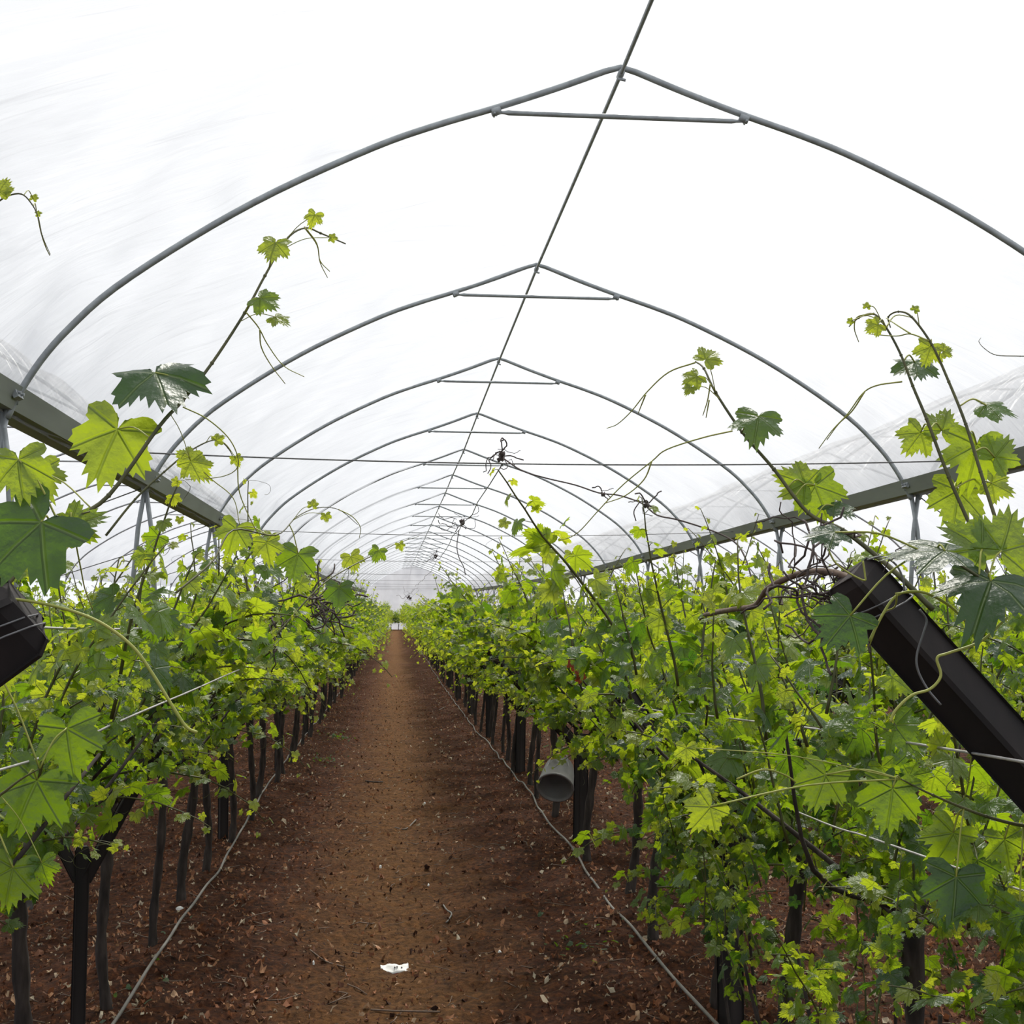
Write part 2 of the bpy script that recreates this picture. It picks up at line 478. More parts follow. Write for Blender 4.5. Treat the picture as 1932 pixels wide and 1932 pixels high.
def make_shoot(kind, seed, sides=5, detail=True):
    """returns (stem MB, LeafBag); grows from the origin"""
    r_ = random.Random(seed)
    if kind == 'upright':
        ln = r_.uniform(0.35, 0.72) if seed % 7 else 0.8; d = Vector((r_.uniform(-.25, .25), r_.uniform(-.25, .25), 1)).normalized(); g = -0.02
    elif kind == 'arching':
        ln = r_.uniform(0.5, 0.85); d = Vector((0.75, r_.uniform(-.2, .2), 0.75)).normalized(); g = -0.10
    else:
        ln = r_.uniform(0.3, 0.5); d = Vector((0.95, r_.uniform(-.2, .2), 0.15)).normalized(); g = -0.13
    step = 0.055; n = int(ln / step)
    pts = [Vector((0, 0, 0))]; cur = Vector((0, 0, 0))
    for i in range(n):
        d = (d + Vector((0, 0, g)) + rvec(r_, 0.10)).normalized()
        cur = cur + d * step; pts.append(cur.copy())
    mb = MB(); bag = LeafBag()
    rad = [0.0048 * (1 - 0.75 * i / n) + 0.0008 for i in range(n + 1)]
    mb.tube(pts, rad, sides)
    side = Vector((d.y, -d.x, 0)); side = side.normalized() if side.length > .1 else Vector((1, 0, 0))
    az = r_.uniform(0, 6.28)
    for i in range(1, n + 1):
        t = i / n
        az += PI + r_.uniform(-.7, .7)
        out = Vector((math.cos(az), math.sin(az), r_.uniform(0.0, 0.7))).normalized()
        prof = min(1.0, 0.55 + t * 1.4) if t < .45 else (1.0 - (t - .45) / .55 * 0.74)
        size = r_.uniform(0.096, 0.145) * prof
        pl = size * r_.uniform(0.5, 0.8)
        base = pts[i]; tip = base + out * pl + Vector((0, 0, -0.1 * pl))
        if detail: mb.tube([base, (base + tip) / 2 + Vector((0, 0, 0.1 * pl)), tip], [0.0017, 0.0014, 0.0012], 3, False)
        nrm = Vector((out.x * 0.75 + r_.uniform(-.75, .75), out.y * 0.75 + r_.uniform(-.75, .75), r_.uniform(0.15, 1.0)))
        tipd = Vector((out.x, out.y, -0.55 + r_.uniform(-.5, .4)))
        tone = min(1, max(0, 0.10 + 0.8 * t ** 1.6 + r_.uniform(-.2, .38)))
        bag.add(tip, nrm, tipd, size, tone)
        if detail and r_.random() < 0.28:
            tp = tendril_path(base, -out + Vector((0, 0, .4)), r_.uniform(.08, .2), r_, 1.6)
            mb.tube(tp, 0.0009, 3, False)
        for q in range(2):          # leaves of the short side shoots
            if r_.random() < (0.85 if t < .75 else .3):
                o2 = rvec(r_).normalized(); n2 = rvec(r_) + Vector((0, 0, .6)); k2 = r_.uniform(.5, .95)
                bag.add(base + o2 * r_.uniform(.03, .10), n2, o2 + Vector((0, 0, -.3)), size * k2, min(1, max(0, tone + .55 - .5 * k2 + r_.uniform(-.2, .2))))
    return mb, bag

KINDS = ['upright'] * 7 + ['arching'] * 5 + ['drooping'] * 4
SHOOTS = []
for i, k in enumerate(KINDS):
    mb, bag = make_shoot(k, 100 + i)
    SHOOTS.append((k, mb.mesh('shoot_stem', 'stem'), bag.mesh('shoot_leaves', T_HI, i), bag, mb))
BY = {k: [i for i, s in enumerate(SHOOTS) if s[0] == k] for k in ('upright', 'arching', 'drooping')}

def shoot_spots(r_, n):
    """where the shoots of one vine start and how they lean: (x, y, z, rotation matrix, shoot index, scale)"""
    out = []
    for j in range(n):
        s = -1 if j % 2 else 1
        a = r_.random() ** 0.8
        x = s * (0.03 + 0.60 * a); z = 0.80 + 0.62 * a + r_.uniform(-.08, .08); y = r_.uniform(-.6, .6)
        if j % 6 == 5: x = s * r_.uniform(.0, .25); z = r_.uniform(.78, .95)
        z += .07
        q = r_.random()
        k = 'upright' if q < .48 else ('arching' if q < .78 else 'drooping')
        if k == 'upright':
            R = Matrix.Rotation(r_.uniform(0, 6.28), 3, 'Z')
            R = Matrix.Rotation(s * r_.uniform(-.15, .38), 3, 'Y') @ Matrix.Rotation(r_.uniform(-.25, .25), 3, 'X') @ R
        else:
            base = 0 if s > 0 else PI
            if r_.random() < .25: base += PI
            R = Matrix.Rotation(base + r_.uniform(-1.1, 1.1), 3, 'Z')
        scl = r_.uniform(.8, 1.12)
        if k == 'arching': scl *= .8
        if k == 'drooping': scl *= .62
        out.append((x, y, z, R, r_.choice(BY[k]), scl))
    return out

# ================================================================= STRUCTURE
# ---- ground
def vnoise(x, y, seed=0):
    r2 = np.random.default_rng(seed); tab = r2.random((256, 256))
    xi = np.floor(x).astype(int); yi = np.floor(y).astype(int); fx = x - xi; fy = y - yi
    fx = fx * fx * (3 - 2 * fx); fy = fy * fy * (3 - 2 * fy)
    a = tab[xi % 256, yi % 256]; b = tab[(xi + 1) % 256, yi % 256]; c = tab[xi % 256, (yi + 1) % 256]; d = tab[(xi + 1) % 256, (yi + 1) % 256]
    return (a * (1 - fx) + b * fx) * (1 - fy) + (c * (1 - fx) + d * fx) * fy

ROWS = {'left': -1.19, 'right': 1.33, 'second_right': 3.87, 'second_left': -3.69, 'third_right': 6.37}

def ground_z(x, y):
    x = np.asarray(x, float); y = np.asarray(y, float)
    z = 0.05 * (vnoise(x * 1.1 + 50, y * 1.1 + 50, 1) - .5) + 0.035 * (vnoise(x * 5 + 90, y * 5 + 90, 2) - .5) + 0.03 * (vnoise(x * 15 + 300, y * 15 + 300, 3) - .5) + 0.018 * (vnoise(x * 31 + 500, y * 31 + 500, 4) - .5)
    for rx in ROWS.values():
        z = z + 0.05 * np.exp(-((x - rx) / 0.35) ** 2)
    z = z - 0.025 * np.exp(-((x - 0.05) / 0.45) ** 2)
    return z + rise_np(y)

def gz(x, y): return float(ground_z(np.array([x]), np.array([y]))[0])

def grid_mesh(name, xs, ys, mat):
    X, Y = np.meshgrid(xs, ys); Z = ground_z(X, Y)
    V = np.stack([X, Y, Z], -1).reshape(-1, 3); nx, ny = len(xs), len(ys)
    i, j = np.meshgrid(np.arange(nx - 1), np.arange(ny - 1)); b = (j * nx + i).ravel()
    Lp = np.stack([b, b + 1, b + 1 + nx, b + nx], 1).ravel()
    return raw_mesh(name, V, Lp, np.arange(len(b)) * 4, np.full(len(b), 4), mat)

xs = np.concatenate([np.linspace(-16, -3, 30)[:-1], np.linspace(-3, 4.5, 230), np.linspace(4.5, 20, 34)[1:]])
ys = np.concatenate([np.linspace(-4, 4, 30)[:-1], np.linspace(4, 16, 400)[:-1], np.linspace(16, 40, 330)[:-1], np.linspace(40, 150, 200)])
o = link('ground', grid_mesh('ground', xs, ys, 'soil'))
tag(o, 'bare reddish brown soil of the path and the vine rows', 'ground', kind='structure')

# ---- arch profile, read at the first hoop and folded about the ridge
prof = [(0.0, 3.505), (0.10, 3.475), (0.41, 3.353), (0.78, 3.22), (1.17, 3.09), (1.55, 2.94), (2.15, 2.645), (2.65, 2.345), (3.11, 2.02), (3.37, 1.77), (3.53, 1.573), (3.66, 1.356), (3.72, 1.22)]

def arch_points(x0, y, lift=0.0, sub=4):
    half = smooth_path([Vector((u, 0, z)) for u, z in prof[1:]], sub)
    pts = []
    for p in reversed(half): pts.append(Vector((x0 - p.x * (1 + lift / 3.7), y, CAM_H + p.z + lift)))
    pts.append(Vector((x0, y, CAM_H + prof[0][1] + lift)))
    for p in half: pts.append(Vector((x0 + p.x * (1 + lift / 3.7), y, CAM_H + p.z + lift)))
    return pts

def film(x0, y0, y1, seed, ny):
    ap = arch_points(x0, 0, 0.035, 5)
    ax = np.array([p.x for p in ap]); az = np.array([p.z for p in ap])
    ds = np.concatenate([[0], np.cumsum(np.hypot(np.diff(ax), np.diff(az)))])
    na = 140
    s = np.linspace(0, ds[-1], na); ax = np.interp(s, ds, ax); az = np.interp(s, ds, az)
    tx = np.gradient(ax); tz = np.gradient(az); l = np.hypot(tx, tz); nx_, nz_ = -tz / l, tx / l
    ys = np.linspace(y0, y1, ny)
    S, Y = np.meshgrid(s, ys)
    fr = ((Y - HOOP_Y0) / HOOP_S) % 1.0
    bay = np.sin(PI * fr)
    low = np.clip(np.abs(S - ds[-1] / 2) / (ds[-1] / 2), 0, 1)
    w = 0.10 * bay * (vnoise(S * 1.1 + 20, Y * 1.2 + seed * 9 + 200, seed) - .4)
    w = w + 0.022 * (0.3 + low) * (vnoise(S * 3.2 + Y * 1.4 + 40, Y * 0.55 + 200 + seed, seed + 1) - .5)
    w = w + 0.05 * low ** 3 * (vnoise(S * .6, Y * 5 + 200, seed + 2) - .5)
    edge = np.exp(-(np.minimum(fr, 1 - fr) * HOOP_S / 0.5) ** 2)
    w = w + 0.15 * edge * (vnoise(S * 3.4 + 20, np.floor((Y - HOOP_Y0) / HOOP_S + .5) * 7.3 + 300, seed + 4) - .35) * (0.35 + 0.65 * low)
    w = w + 0.05 * bay * (vnoise(S * 2.0 + 60, Y * 0.9 + 300, seed + 6) - .5) * np.clip((Y - 14) / 10, 0, 1)
    w = np.maximum(w, -0.012 + 0 * w)
    # farther down the tunnel the sheet hangs slack below the hoops, first on the left side
    left = (S < ds[-1] / 2)
    slack = np.where(left, np.clip((Y - 24) / 5, 0, 1), np.clip((Y - 36) / 6, 0, 1)) if seed == 3 else 0 * S
    inner = -0.075 * np.clip(.25 + 1.3 * low, 0, 1) + 0.13 * bay * (.4 + vnoise(S * 1.6 + 60, Y * 1.1 + 300, seed + 6)) * low
    w = w * (1 - slack) + (inner + 0.5 * w) * slack
    X = ax[None, :] + nx_[None, :] * w; Z = az[None, :] + nz_[None, :] * w + rise_np(Y)
    V = np.stack([X, Y, Z], -1).reshape(-1, 3)
    i, j = np.meshgrid(np.arange(na - 1), np.arange(ny - 1)); b = (j * na + i).ravel()
    Lp = np.stack([b, b + na, b + 1 + na, b + 1], 1).ravel()
    Q = np.abs(S - ds[-1] / 2)
    fc = np.stack([-.84 * Q + .54 * Y, .54 * Q + .84 * Y, Q], -1).reshape(-1, 3)
    return raw_mesh('film', V, Lp, np.arange(len(b)) * 4, np.full(len(b), 4), 'film', None, fc, True, 'fc')

for k, (x0, lab) in enumerate([(RIDGE_X, 'white translucent plastic film roof arched over the path'),
                               (RIDGE_X - SPAN, 'white plastic film roof of the neighbouring tunnel on the left'),
                               (RIDGE_X + SPAN, 'white plastic film roof of the neighbouring tunnel on the right')]):
    o = link('ceiling', film(x0, -5.0 if k == 0 else 2.0, END_Y, 3 + k, 760 if k == 0 else 300))
    tag(o, lab, 'tunnel roof', kind='structure')

# ---- end sheet of the tunnel
mb = MB()
xs_ = np.linspace(GUT_L - SPAN, GUT_R + SPAN, 90)
vs, fs = [], []
for i, x in enumerate(xs_):
    u = abs(((x - RIDGE_X + SPAN / 2) % SPAN) - SPAN / 2)
    zt = CAM_H + np.interp(u, [p[0] for p in prof], [p[1] for p in prof]) + rise(END_Y)
    w = 0.06 * math.sin(i * 1.9)
    for z in (rise(END_Y) - 0.2, rise(END_Y) + 1.2, zt): vs.append((x, END_Y + 0.3 + w, z))
for i in range(len(xs_) - 1):
    for k in (0, 1): a = i * 3 + k; fs.append((a, a + 3, a + 4, a + 1))
mb.add(vs, fs)
o = mb.obj('wall_end', 'end_white'); tag(o, 'pale plastic sheet closing the far end of the tunnels', 'end wall', kind='structure')

# ================================================================= STEEL FRAME
ORD = ['first', 'second', 'third', 'fourth', 'fifth', 'sixth', 'seventh', 'eighth', 'ninth', 'tenth', 'eleventh', 'twelfth', 'thirteenth',
       'fourteenth', 'fifteenth', 'sixteenth', 'seventeenth', 'eighteenth', 'nineteenth', 'twentieth', 'twenty-first', 'twenty-second', 'twenty-third']

def hoop_meshes():
    d = {}
    ap = arch_points(0, 0)
    d['arch_tube'] = MB().tube(ap, 0.021, 12).mesh('arch_tube', 'steel')
    b = MB(); L = 0.79; zb = CAM_H + 3.186
    b.tube([(-L, 0, zb), (-L + .05, 0, zb), (-L + .08, 0, zb), (L - .08, 0, zb - .01), (L - .05, 0, zb - .01), (L, 0, zb - .01)], [.008, .010, .016, .016, .010, .008], 10)
    d['spreader_bar'] = b.mesh('spreader_bar', 'steel')
    for s in (-1, 1):
        c = MB(); zt = CAM_H + 3.216
        c.tube([(s * L, 0, zt + .012), (s * L, 0, zb - .022)], .009, 8)
        c.tube([(s * (L - .028), 0, zt - .012), (s * (L + .028), 0, zt - .030)], .028, 12)
        c.tube([(s * (L + .01), -.035, zb - .015), (s * (L + .01), .035, zb - .015)], .007, 6)
        d['clamp%d' % s] = c.mesh('clamp', 'steel')
    for s in (-1, 1):
        c = MB()
        c.tube([(s * 3.72, 0, CAM_H + 1.29), (s * 3.78, 0, CAM_H + 0.9), (s * 3.98, 0, -0.15)], .022, 10)
        c.box((s * 3.70, 0, CAM_H + 1.36), (.09, .012, .12))
        c.tube([(s * 3.66, -.03, CAM_H + 1.39), (s * 3.66, .03, CAM_H + 1.39)], .012, 6)
        c.tube([(s * 3.74, -.03, CAM_H + 1.33), (s * 3.74, .03, CAM_H + 1.33)], .012, 6)
        d['leg%d' % s] = c.mesh('leg', 'steel')
    c = MB()
    c.tube([(0.0, -.01, CAM_H + 3.51), (0, -.01, CAM_H + 3.42)], .006, 6)
    c.tube([(-.02, -.01, CAM_H + 3.425), (.03, -.012, CAM_H + 3.415)], .009, 6)
    c.tube([(0, -.04, CAM_H + 3.455), (0, .04, CAM_H + 3.455)], .022, 10)
    d['ridge_clip'] = c.mesh('ridge_clip', 'steel')
    return d
HM = hoop_meshes()

def ridge_x(i):    # the ridge line creeps slightly towards the path down the tunnel
    return [1.40, 1.36, 1.35, 1.35, 1.36, 1.33, 1.33, 1.32][min(i, 7)]

for side, dx, n in ((0, 0, HOOP_N), (-1, -SPAN, 16), (1, SPAN, 18)):
    for i in range(n):
        y = HOOP_Y0 + HOOP_S * i
        t = empty('roof_hoop', ((ridge_x(i) if side == 0 else RIDGE_X + dx), y, rise(y)))
        if side == 0:
            if i < 12:
                lab = 'grey steel roof hoop with spreader bar, %s over the path from the camera' % ORD[i] if i else 'nearest and largest grey steel roof hoop with spreader bar over the path'
                grp = 'roof hoops over the path'
            else:
                lab, grp = 'small distant roof hoop over the path, beyond its twelfth hoop', 'distant roof hoops over the path'
        elif side < 0:
            lab, grp = 'dark steel roof hoop of the neighbouring tunnel left of the left gutter', 'roof hoops of the left neighbouring tunnel'
        else:
            lab, grp = 'dark steel roof hoop of the neighbouring tunnel beyond the right gutter', 'roof hoops of the right neighbouring tunnel'
        tag(t, lab, 'roof hoop', grp)
        link('arch_tube', HM['arch_tube'], t)
        link('spreader_bar', HM['spreader_bar'], t)
        if i < 14:
            link('clamp', HM['clamp-1'], t); link('clamp', HM['clamp1'], t)
        link('leg', HM['leg-1'], t); link('leg', HM['leg1'], t)
        if side == 0 and i < 14: link('ridge_clip', HM['ridge_clip'], t)

# ridge purlins
def long_tube(name, pts, r, mat, n=10): return MB().tube(pts, r, n).obj(name, mat)
pp = [(RIDGE_X + 0.02, -4, CAM_H + 3.455)]
for i in range(HOOP_N + 1):
    y = HOOP_Y0 + HOOP_S * i
    pp.append((ridge_x(i), y, CAM_H + 3.455 + rise(y)))
tag(long_tube('ridge_purlin', pp, 0.0135, 'steel'), 'thin grey steel ridge pipe running down the middle of the roof over the path', 'purlin')

# gutters: folded sheet troughs on both sides
def gutter(x, s, label):
    """s: +1 when the path lies on the +x side"""
    sec = [(x - s * 0.20, GUT_Z + .10), (x - s * 0.14, GUT_Z - .055), (x + s * 0.075, GUT_Z - .06), (x + s * 0.135, GUT_Z + .075),
           (x + s * 0.125, GUT_Z + .078), (x + s * 0.065, GUT_Z - .048), (x - s * 0.13, GUT_Z - .043), (x - s * 0.19, GUT_Z + .105)]
    ys = [1.0 + 2 * k for k in range(57)]
    vs = [(px, y, pz + rise(y)) for y in ys for px, pz in sec]
    fs = []
    m_ = len(sec)
    for j in range(len(ys) - 1):
        for k in range(m_):
            k2 = (k + 1) % m_; fs.append((j * m_ + k, j * m_ + k2, (j + 1) * m_ + k2, (j + 1) * m_ + k))
    fs.append(tuple(range(m_))); fs.append(tuple((len(ys) - 1) * m_ + k for k in reversed(range(m_))))
    t = empty('rain_gutter', (0, 0, 0)); tag(t, label, 'gutter')
    MB().add(vs, fs).obj('trough', 'gutter', t, False)
    for i in range(8):
        y = HOOP_Y0 + HOOP_S * i
        b = MB(); z = GUT_Z + rise(y)
        b.box((x + s * .112, y - .08, z + .03), (.03, .12, .075), Matrix.Rotation(-s * .42, 3, 'Y'))
        for q in (-.115, -.045): b.tube([(x + s * .125, y + q, z + .03), (x + s * .15, y + q, z + .025)], .011, 6)
        b.obj('bracket', 'steel', t, False)
gutter(GUT_L, 1, 'long grey metal rain gutter left of the path under the roof film')
gutter(GUT_R, -1, 'long grey metal rain gutter right of the path under the roof film')

# cross wires between the gutters
for k in range(9):
    y = 11.2 + 9.3 * k
    sag = [0.085, 0.09, .07, .06, .05, .05, .05, .05, .05][k]
    pts = [Vector((GUT_L - 0.2 + (SPAN + .3) * t, y, GUT_Z + .03 - 4 * sag * t * (1 - t) + rise(y))) for t in np.linspace(0, 1, 21)]
    o = MB().tube(pts, 0.0065 if k == 0 else .0055, 6).obj('cross_wire', 'wire')
    lab = ['nearest taut dark wire strung from gutter to gutter across the tunnel', 'second dark wire strung from gutter to gutter across the tunnel',
           'third dark wire across the tunnel, just above the distant foliage'][k] if k < 3 else 'faint distant wire across the tunnel, beyond the third cross wire'
    tag(o, lab, 'wire', 'wires across the tunnel')
# stay wires beyond the gutters
for k in range(12):
    y = HOOP_Y0 + HOOP_S * k
    for s, gx, lab in ((1, GUT_R, 'thin stay wire sloping down to the right below the right gutter'), (-1, GUT_L, 'thin stay wire sloping down to the left below the left gutter')):
        z = GUT_Z + rise(y)
        a = Vector((gx, y, z - .05)); b = Vector((gx + s * 2.0, y + .1, z - (1.45 if s > 0 else .75)))
        tag(MB().tube([a, (a + b) / 2 + Vector((0, 0, -.03)), b], .006, 5).obj('stay_wire', 'wire'), lab, 'wire', 'stay wires below the right gutter' if s > 0 else 'stay wires below the left gutter')

# ================================================================= TRELLIS
def beam(mb, a, b, w, rot, taper=1.0):
    a, b = Vector(a), Vector(b); t = (b - a).normalized()
    u = t.cross(Vector((0, 1, 0))).normalized(); v = t.cross(u)
    vs = []
    for p, sc_ in ((a, 1), (a + (b - a) * .98, taper), (b, taper * .8)):
        for k in range(8):
            ang = rot + PI / 4 * k + (0.13 if k % 2 else -0.13)
            ang = rot + (k // 2) * PI / 2 + (0.70 if k % 2 else 0.87)
            vs.append(p + (u * math.cos(ang) + v * math.sin(ang)) * w * 0.707 * sc_)
    fs = [tuple(reversed(range(8))), tuple(16 + k for k in range(8))]
    for j in range(2):
        for k in range(8): k2 = (k + 1) % 8; fs.append((j * 8 + k, j * 8 + k2, (j + 1) * 8 + k2, (j + 1) * 8 + k))
    return mb.add(vs, fs)

ROWLAB = {'left': 'in the row left of the path', 'right': 'in the row right of the path', 'second_right': 'in the second row right of the path',
          'second_left': 'in the second row left of the path', 'third_right': 'in the third row right of the path'}

def trellis(row, x, y, ztip, zfork, reach, w, label):
    g = gz(x, y)
    t = empty('trellis_post', (x, y, g)); tag(t, label, 'trellis post', 'trellis posts ' + ROWLAB[row])
    r_ = random.Random(int(y * 100) + int(x * 10))
    m_ = MB(); lean = r_.uniform(-.02, .02)
    beam(m_, (0, 0, -.15), (lean, 0, zfork + .06 - g + rise(y)), w, r_.uniform(.3, .8)); m_.obj('post', 'post', t, False)
    for s in (-1, 1):
        m_ = MB(); base = rise(y) - g
        beam(m_, (s * .01 + lean, 0.005 * s, zfork - .06 + base), (s * reach, 0.0, ztip + base), w * .85, r_.uniform(.3, .7))
        arm = m_.obj('arm', 'post', t, False)
        if y < 16:
            tie = MB(); q = Vector((s * reach * .93, 0, zfork - .06 + (ztip - zfork + .06) * .93 + base))
            for k in range(2):
                ring = [q + Vector((math.cos(a) * w * .62 + k * .01, math.sin(a * 1.0) * w * .62, math.cos(a) * w * .3 - k * .012)) for a in np.linspace(0, 6.28, 13)]
                tie.tube(ring, .0016, 4, False)
            tie.obj('wire_tie', 'wire', arm)
    return t

posts_left = [(2.0, 1.67, 1.12, .812), (5.3, 1.50, .78, .42), (10.8, 1.46, .78, .44)] + [(10.8 + 4.9 * k, 1.46, .78, .44) for k in range(1, 12)]
posts_right = [(2.25, 1.73, 1.12, .61), (5.67, 1.42, .78, .46), (10.3, 1.47, .78, .66)] + [(10.3 + 4.9 * k, 1.46, .78, .60) for k in range(1, 12)]
for i, (y, zt, zf, rc) in enumerate(posts_left):
    rx = -1.27 if y > 6 else (-1.13 if y > 4 else -1.32)
    lab = ['dark timber trellis arm cut off by the left edge of the photo', 'square dark post at the lower left corner, standing free below the leaves',
           'dark square post left of the path, second whole one from the camera'][i] if i < 3 else 'distant dark trellis post with slanting arms in the row left of the path'
    trellis('left', rx, y, zt, zf, rc, .115 if i == 0 else .045 if i == 1 else .06, lab)
for i, (y, zt, zf, rc) in enumerate(posts_right):
    lab = ['big dark timber trellis arm slanting down through the leaves at the right edge', 'thick dark post at the lower right standing amid the litter',
           'dark post right of the path with the pale bucket hanging beside it'][i] if i < 3 else 'distant dark trellis post with slanting arms in the row right of the path'
    trellis('right', 1.35, y, zt, zf, rc, .085 if i == 0 else .075, lab)
for row in ('second_right', 'second_left', 'third_right'):
    for k in range(7):
        y = 5.9 + 4.9 * k
        trellis(row, ROWS[row], y, 1.46, .78, .6, .07, 'dark trellis post half hidden ' + ROWLAB[row])

# trellis wires: along the rows at three heights on each arm
def row_wire(pts, r, mat, lab, grp):
    tag(MB().tube(smooth_path(pts, 5), r, 5).obj('trellis_wire', mat), lab, 'wire', grp)
def along(x, z, y0, y1, r_, sag=.03):
    out = []
    y = y0
    while y < y1:
        out.append((x + r_.uniform(-.02, .02), y, z + rise(y) + r_.uniform(-sag, sag))); y += 2.45
    out.append((x, y1, z + rise(y1))); return out
rr_ = random.Random(5)
row_wire([P(-60, 1470, 2.1), P(110, 1418, 2.5), P(205, 1370, 2.85), P(345, 1310, 3.6), P(480, 1255, 5.4)] + along(-.80, 1.32, 8, 60, rr_), .0024, 'pale_wire',
         'pale wire slanting up through the leaves at the left edge', 'trellis wires')
row_wire([P(-40, 1172, 2.7), P(80, 1184, 3.0), P(220, 1187, 3.4), P(340, 1180, 4.2), P(500, 1165, 6.2), P(560, 1170, 8.5)] + along(-.78, 1.48, 12, 60, rr_), .0028, 'pale_wire',
         'pale wire leaving the tip of the cut off left arm, level with it', 'trellis wires')
row_wire([P(1990, 1448, 1.9), P(1780, 1412, 2.4), P(1560, 1378, 3.1), P(1350, 1352, 4.0), P(1180, 1328, 5.6)] + along(.93, 1.36, 8, 60, rr_), .0025, 'pale_wire',
         'grey wire crossing the leaves below the big arm at the right', 'trellis wires')
row_wire([P(1990, 1702, 2.2), P(1870, 1660, 2.6), P(1640, 1580, 3.2), P(1500, 1530, 3.9)] + along(1.05, 1.12, 6.5, 60, rr_), .0024, 'pale_wire',
         'lower grey wire low in the leaves at the right edge', 'trellis wires')
for row, x in (('second_right', 3.3), ('second_left', -3.1)):
    row_wire(along(x, 1.45, 3, 60, rr_), .002, 'wire', 'thin trellis wire ' + ROWLAB[row], 'trellis wires')

# ================================================================= DRIP HOSES
def hose(pts, label):
    pp = [Vector((x, y, gz(x, y) + .024)) for x, y in pts]
    tag(MB().tube(smooth_path(pp, 4), .0075, 7).obj('drip_hose', 'hose'), label, 'hose')
def dd(py): return CAM_H * F_PX / (py - 1175)
lp = [(-1.08, 3.5), (-1.10, 5.78), (-1.10, 8.1), (-1.13, 9.4), (-1.18, 12), (-1.24, 15.6), (-1.25, 18.5), (-1.24, 25), (-1.22, 39)]
rp = [(1.27, 3.5), (1.262, 5.78), (1.245, 6.9), (1.225, 8.6), (1.26, 10.4), (1.23, 11.8), (1.27, 13.5), (1.24, 17.2), (1.20, 24), (1.22, 39)]
for L_ in (lp, rp):
    for k in range(1, 13): L_.append((L_[8][0] + random.uniform(-.04, .04), 39 + 6 * k))
def densify(L_):
    out = []
    for (a, b), (c, d) in zip(L_[:-1], L_[1:]):
        n = max(1, int((d - b) / .45))
        for k in range(n): out.append((a + (c - a) * k / n + random.uniform(-.010, .010), b + (d - b) * k / n))
    return out + [L_[-1]]
hose(densify(lp), 'thin grey drip hose lying along the left side of the path')
hose(densify(rp), 'thin grey drip hose lying along the right side of the path')

# ================================================================= VINES
def trunk_mb(seed, h=.84):
    r_ = random.Random(seed); pts = []; x = y = 0.0
    ax, ay = r_.uniform(-.05, .05), r_.uniform(-.05, .05); ph = r_.uniform(0, 6)
    n = 14
    for i in range(n + 1):
        t = i / n
        pts.append(Vector((ax * t + .03 * math.sin(3.2 * t + ph) * min(1, 3 * t), ay * t + .025 * math.cos(2.6 * t + ph) * min(1, 3 * t), -.10 + (h + .10) * t)))
    b = r_.uniform(.019, .027)
    rad = [b * (1.55 if i == 0 else 1.28 if i == 1 else 1.08 if i == 2 else 1.0 + .18 * math.sin(i * 2.3 + ph)) for i in range(n + 1)]
    rad[-1] *= 1.25; rad[-2] *= 1.35
    mb = MB().tube(pts, rad, 9)
    return mb, pts[-1]
TRUNKS = []; CORDONS = []
for k in range(7):
    mb, top = trunk_mb(k + 20); TRUNKS.append(mb.mesh('trunk', 'bark'))
    r_ = random.Random(k); c = MB()
    for s in (-1, 1):
        for q in (-1, 1):
            p1 = top + Vector((s * .08, q * .08, .05)); p2 = Vector((s * r_.uniform(.2, .32), q * r_.uniform(.2, .4), r_.uniform(1.02, 1.15)))
            p3 = Vector((s * r_.uniform(.4, .6), q * r_.uniform(.35, .55), r_.uniform(1.25, 1.45)))
            c.tube(smooth_path([top - Vector((0, 0, .02)), p1, p2, p3], 4), [.011 - .0006 * i for i in range(13)], 6)
    CORDONS.append(c.mesh('cordon', 'bark'))

def basal_canes(seed):
    r_ = random.Random(seed); c = MB()
    for k in range(4):
        a = Vector((r_.uniform(-.12, .12), r_.uniform(-.35, .35), -.04)); b = a + Vector((r_.uniform(-.25, .15), r_.uniform(-.3, .3), 1.05))
        m_ = (a + b) / 2 + rvec(r_, .05)
        c.tube(smooth_path([a, m_, b], 5), .006, 5)
    return c
# merged crowns for vines farther off
CROWNS = []
for k in range(5):
    r_ = random.Random(300 + k); bag = LeafBag(); st = MB()
    for (x, y, z, R, si, scl) in shoot_spots(r_, 56):
        bag.extend(SHOOTS[si][3], R, (x, y, z), scl)
        src = SHOOTS[si][4]
        n_ = 5 * 6
        pts_ = [R @ (Vector(p) * scl) + Vector((x, y, z)) for p in src.v]
        nf = [f for f in src.f if max(f) < len(src.v)]
        # keep only the main stem rings (first tube) of the shoot
        ring = 5; cnt = 0
        while cnt + ring < len(src.v) and cnt < ring * 16: cnt += ring
        st.add(pts_[:cnt], [f for f in nf if max(f) < cnt])
    CROWNS.append((bag, st.mesh('shoots', 'stem')))
CROWN_MD = [b.mesh('foliage', T_MD, i) for i, (b, s) in enumerate(CROWNS)]

def vine_ys(row):
    if row == 'left': base = 6.03 - 1.16 * 3
    elif row == 'right': base = 6.9 - 1.17 * 4 + .25
    elif row == 'second_left': base = 5.2
    elif row == 'second_right': base = 3.3
    else: base = 7.0
    out = []; y = base; r_ = random.Random(row)
    while y < END_Y - 2: out.append(y + r_.uniform(-.07, .07)); y += 1.16
    return out

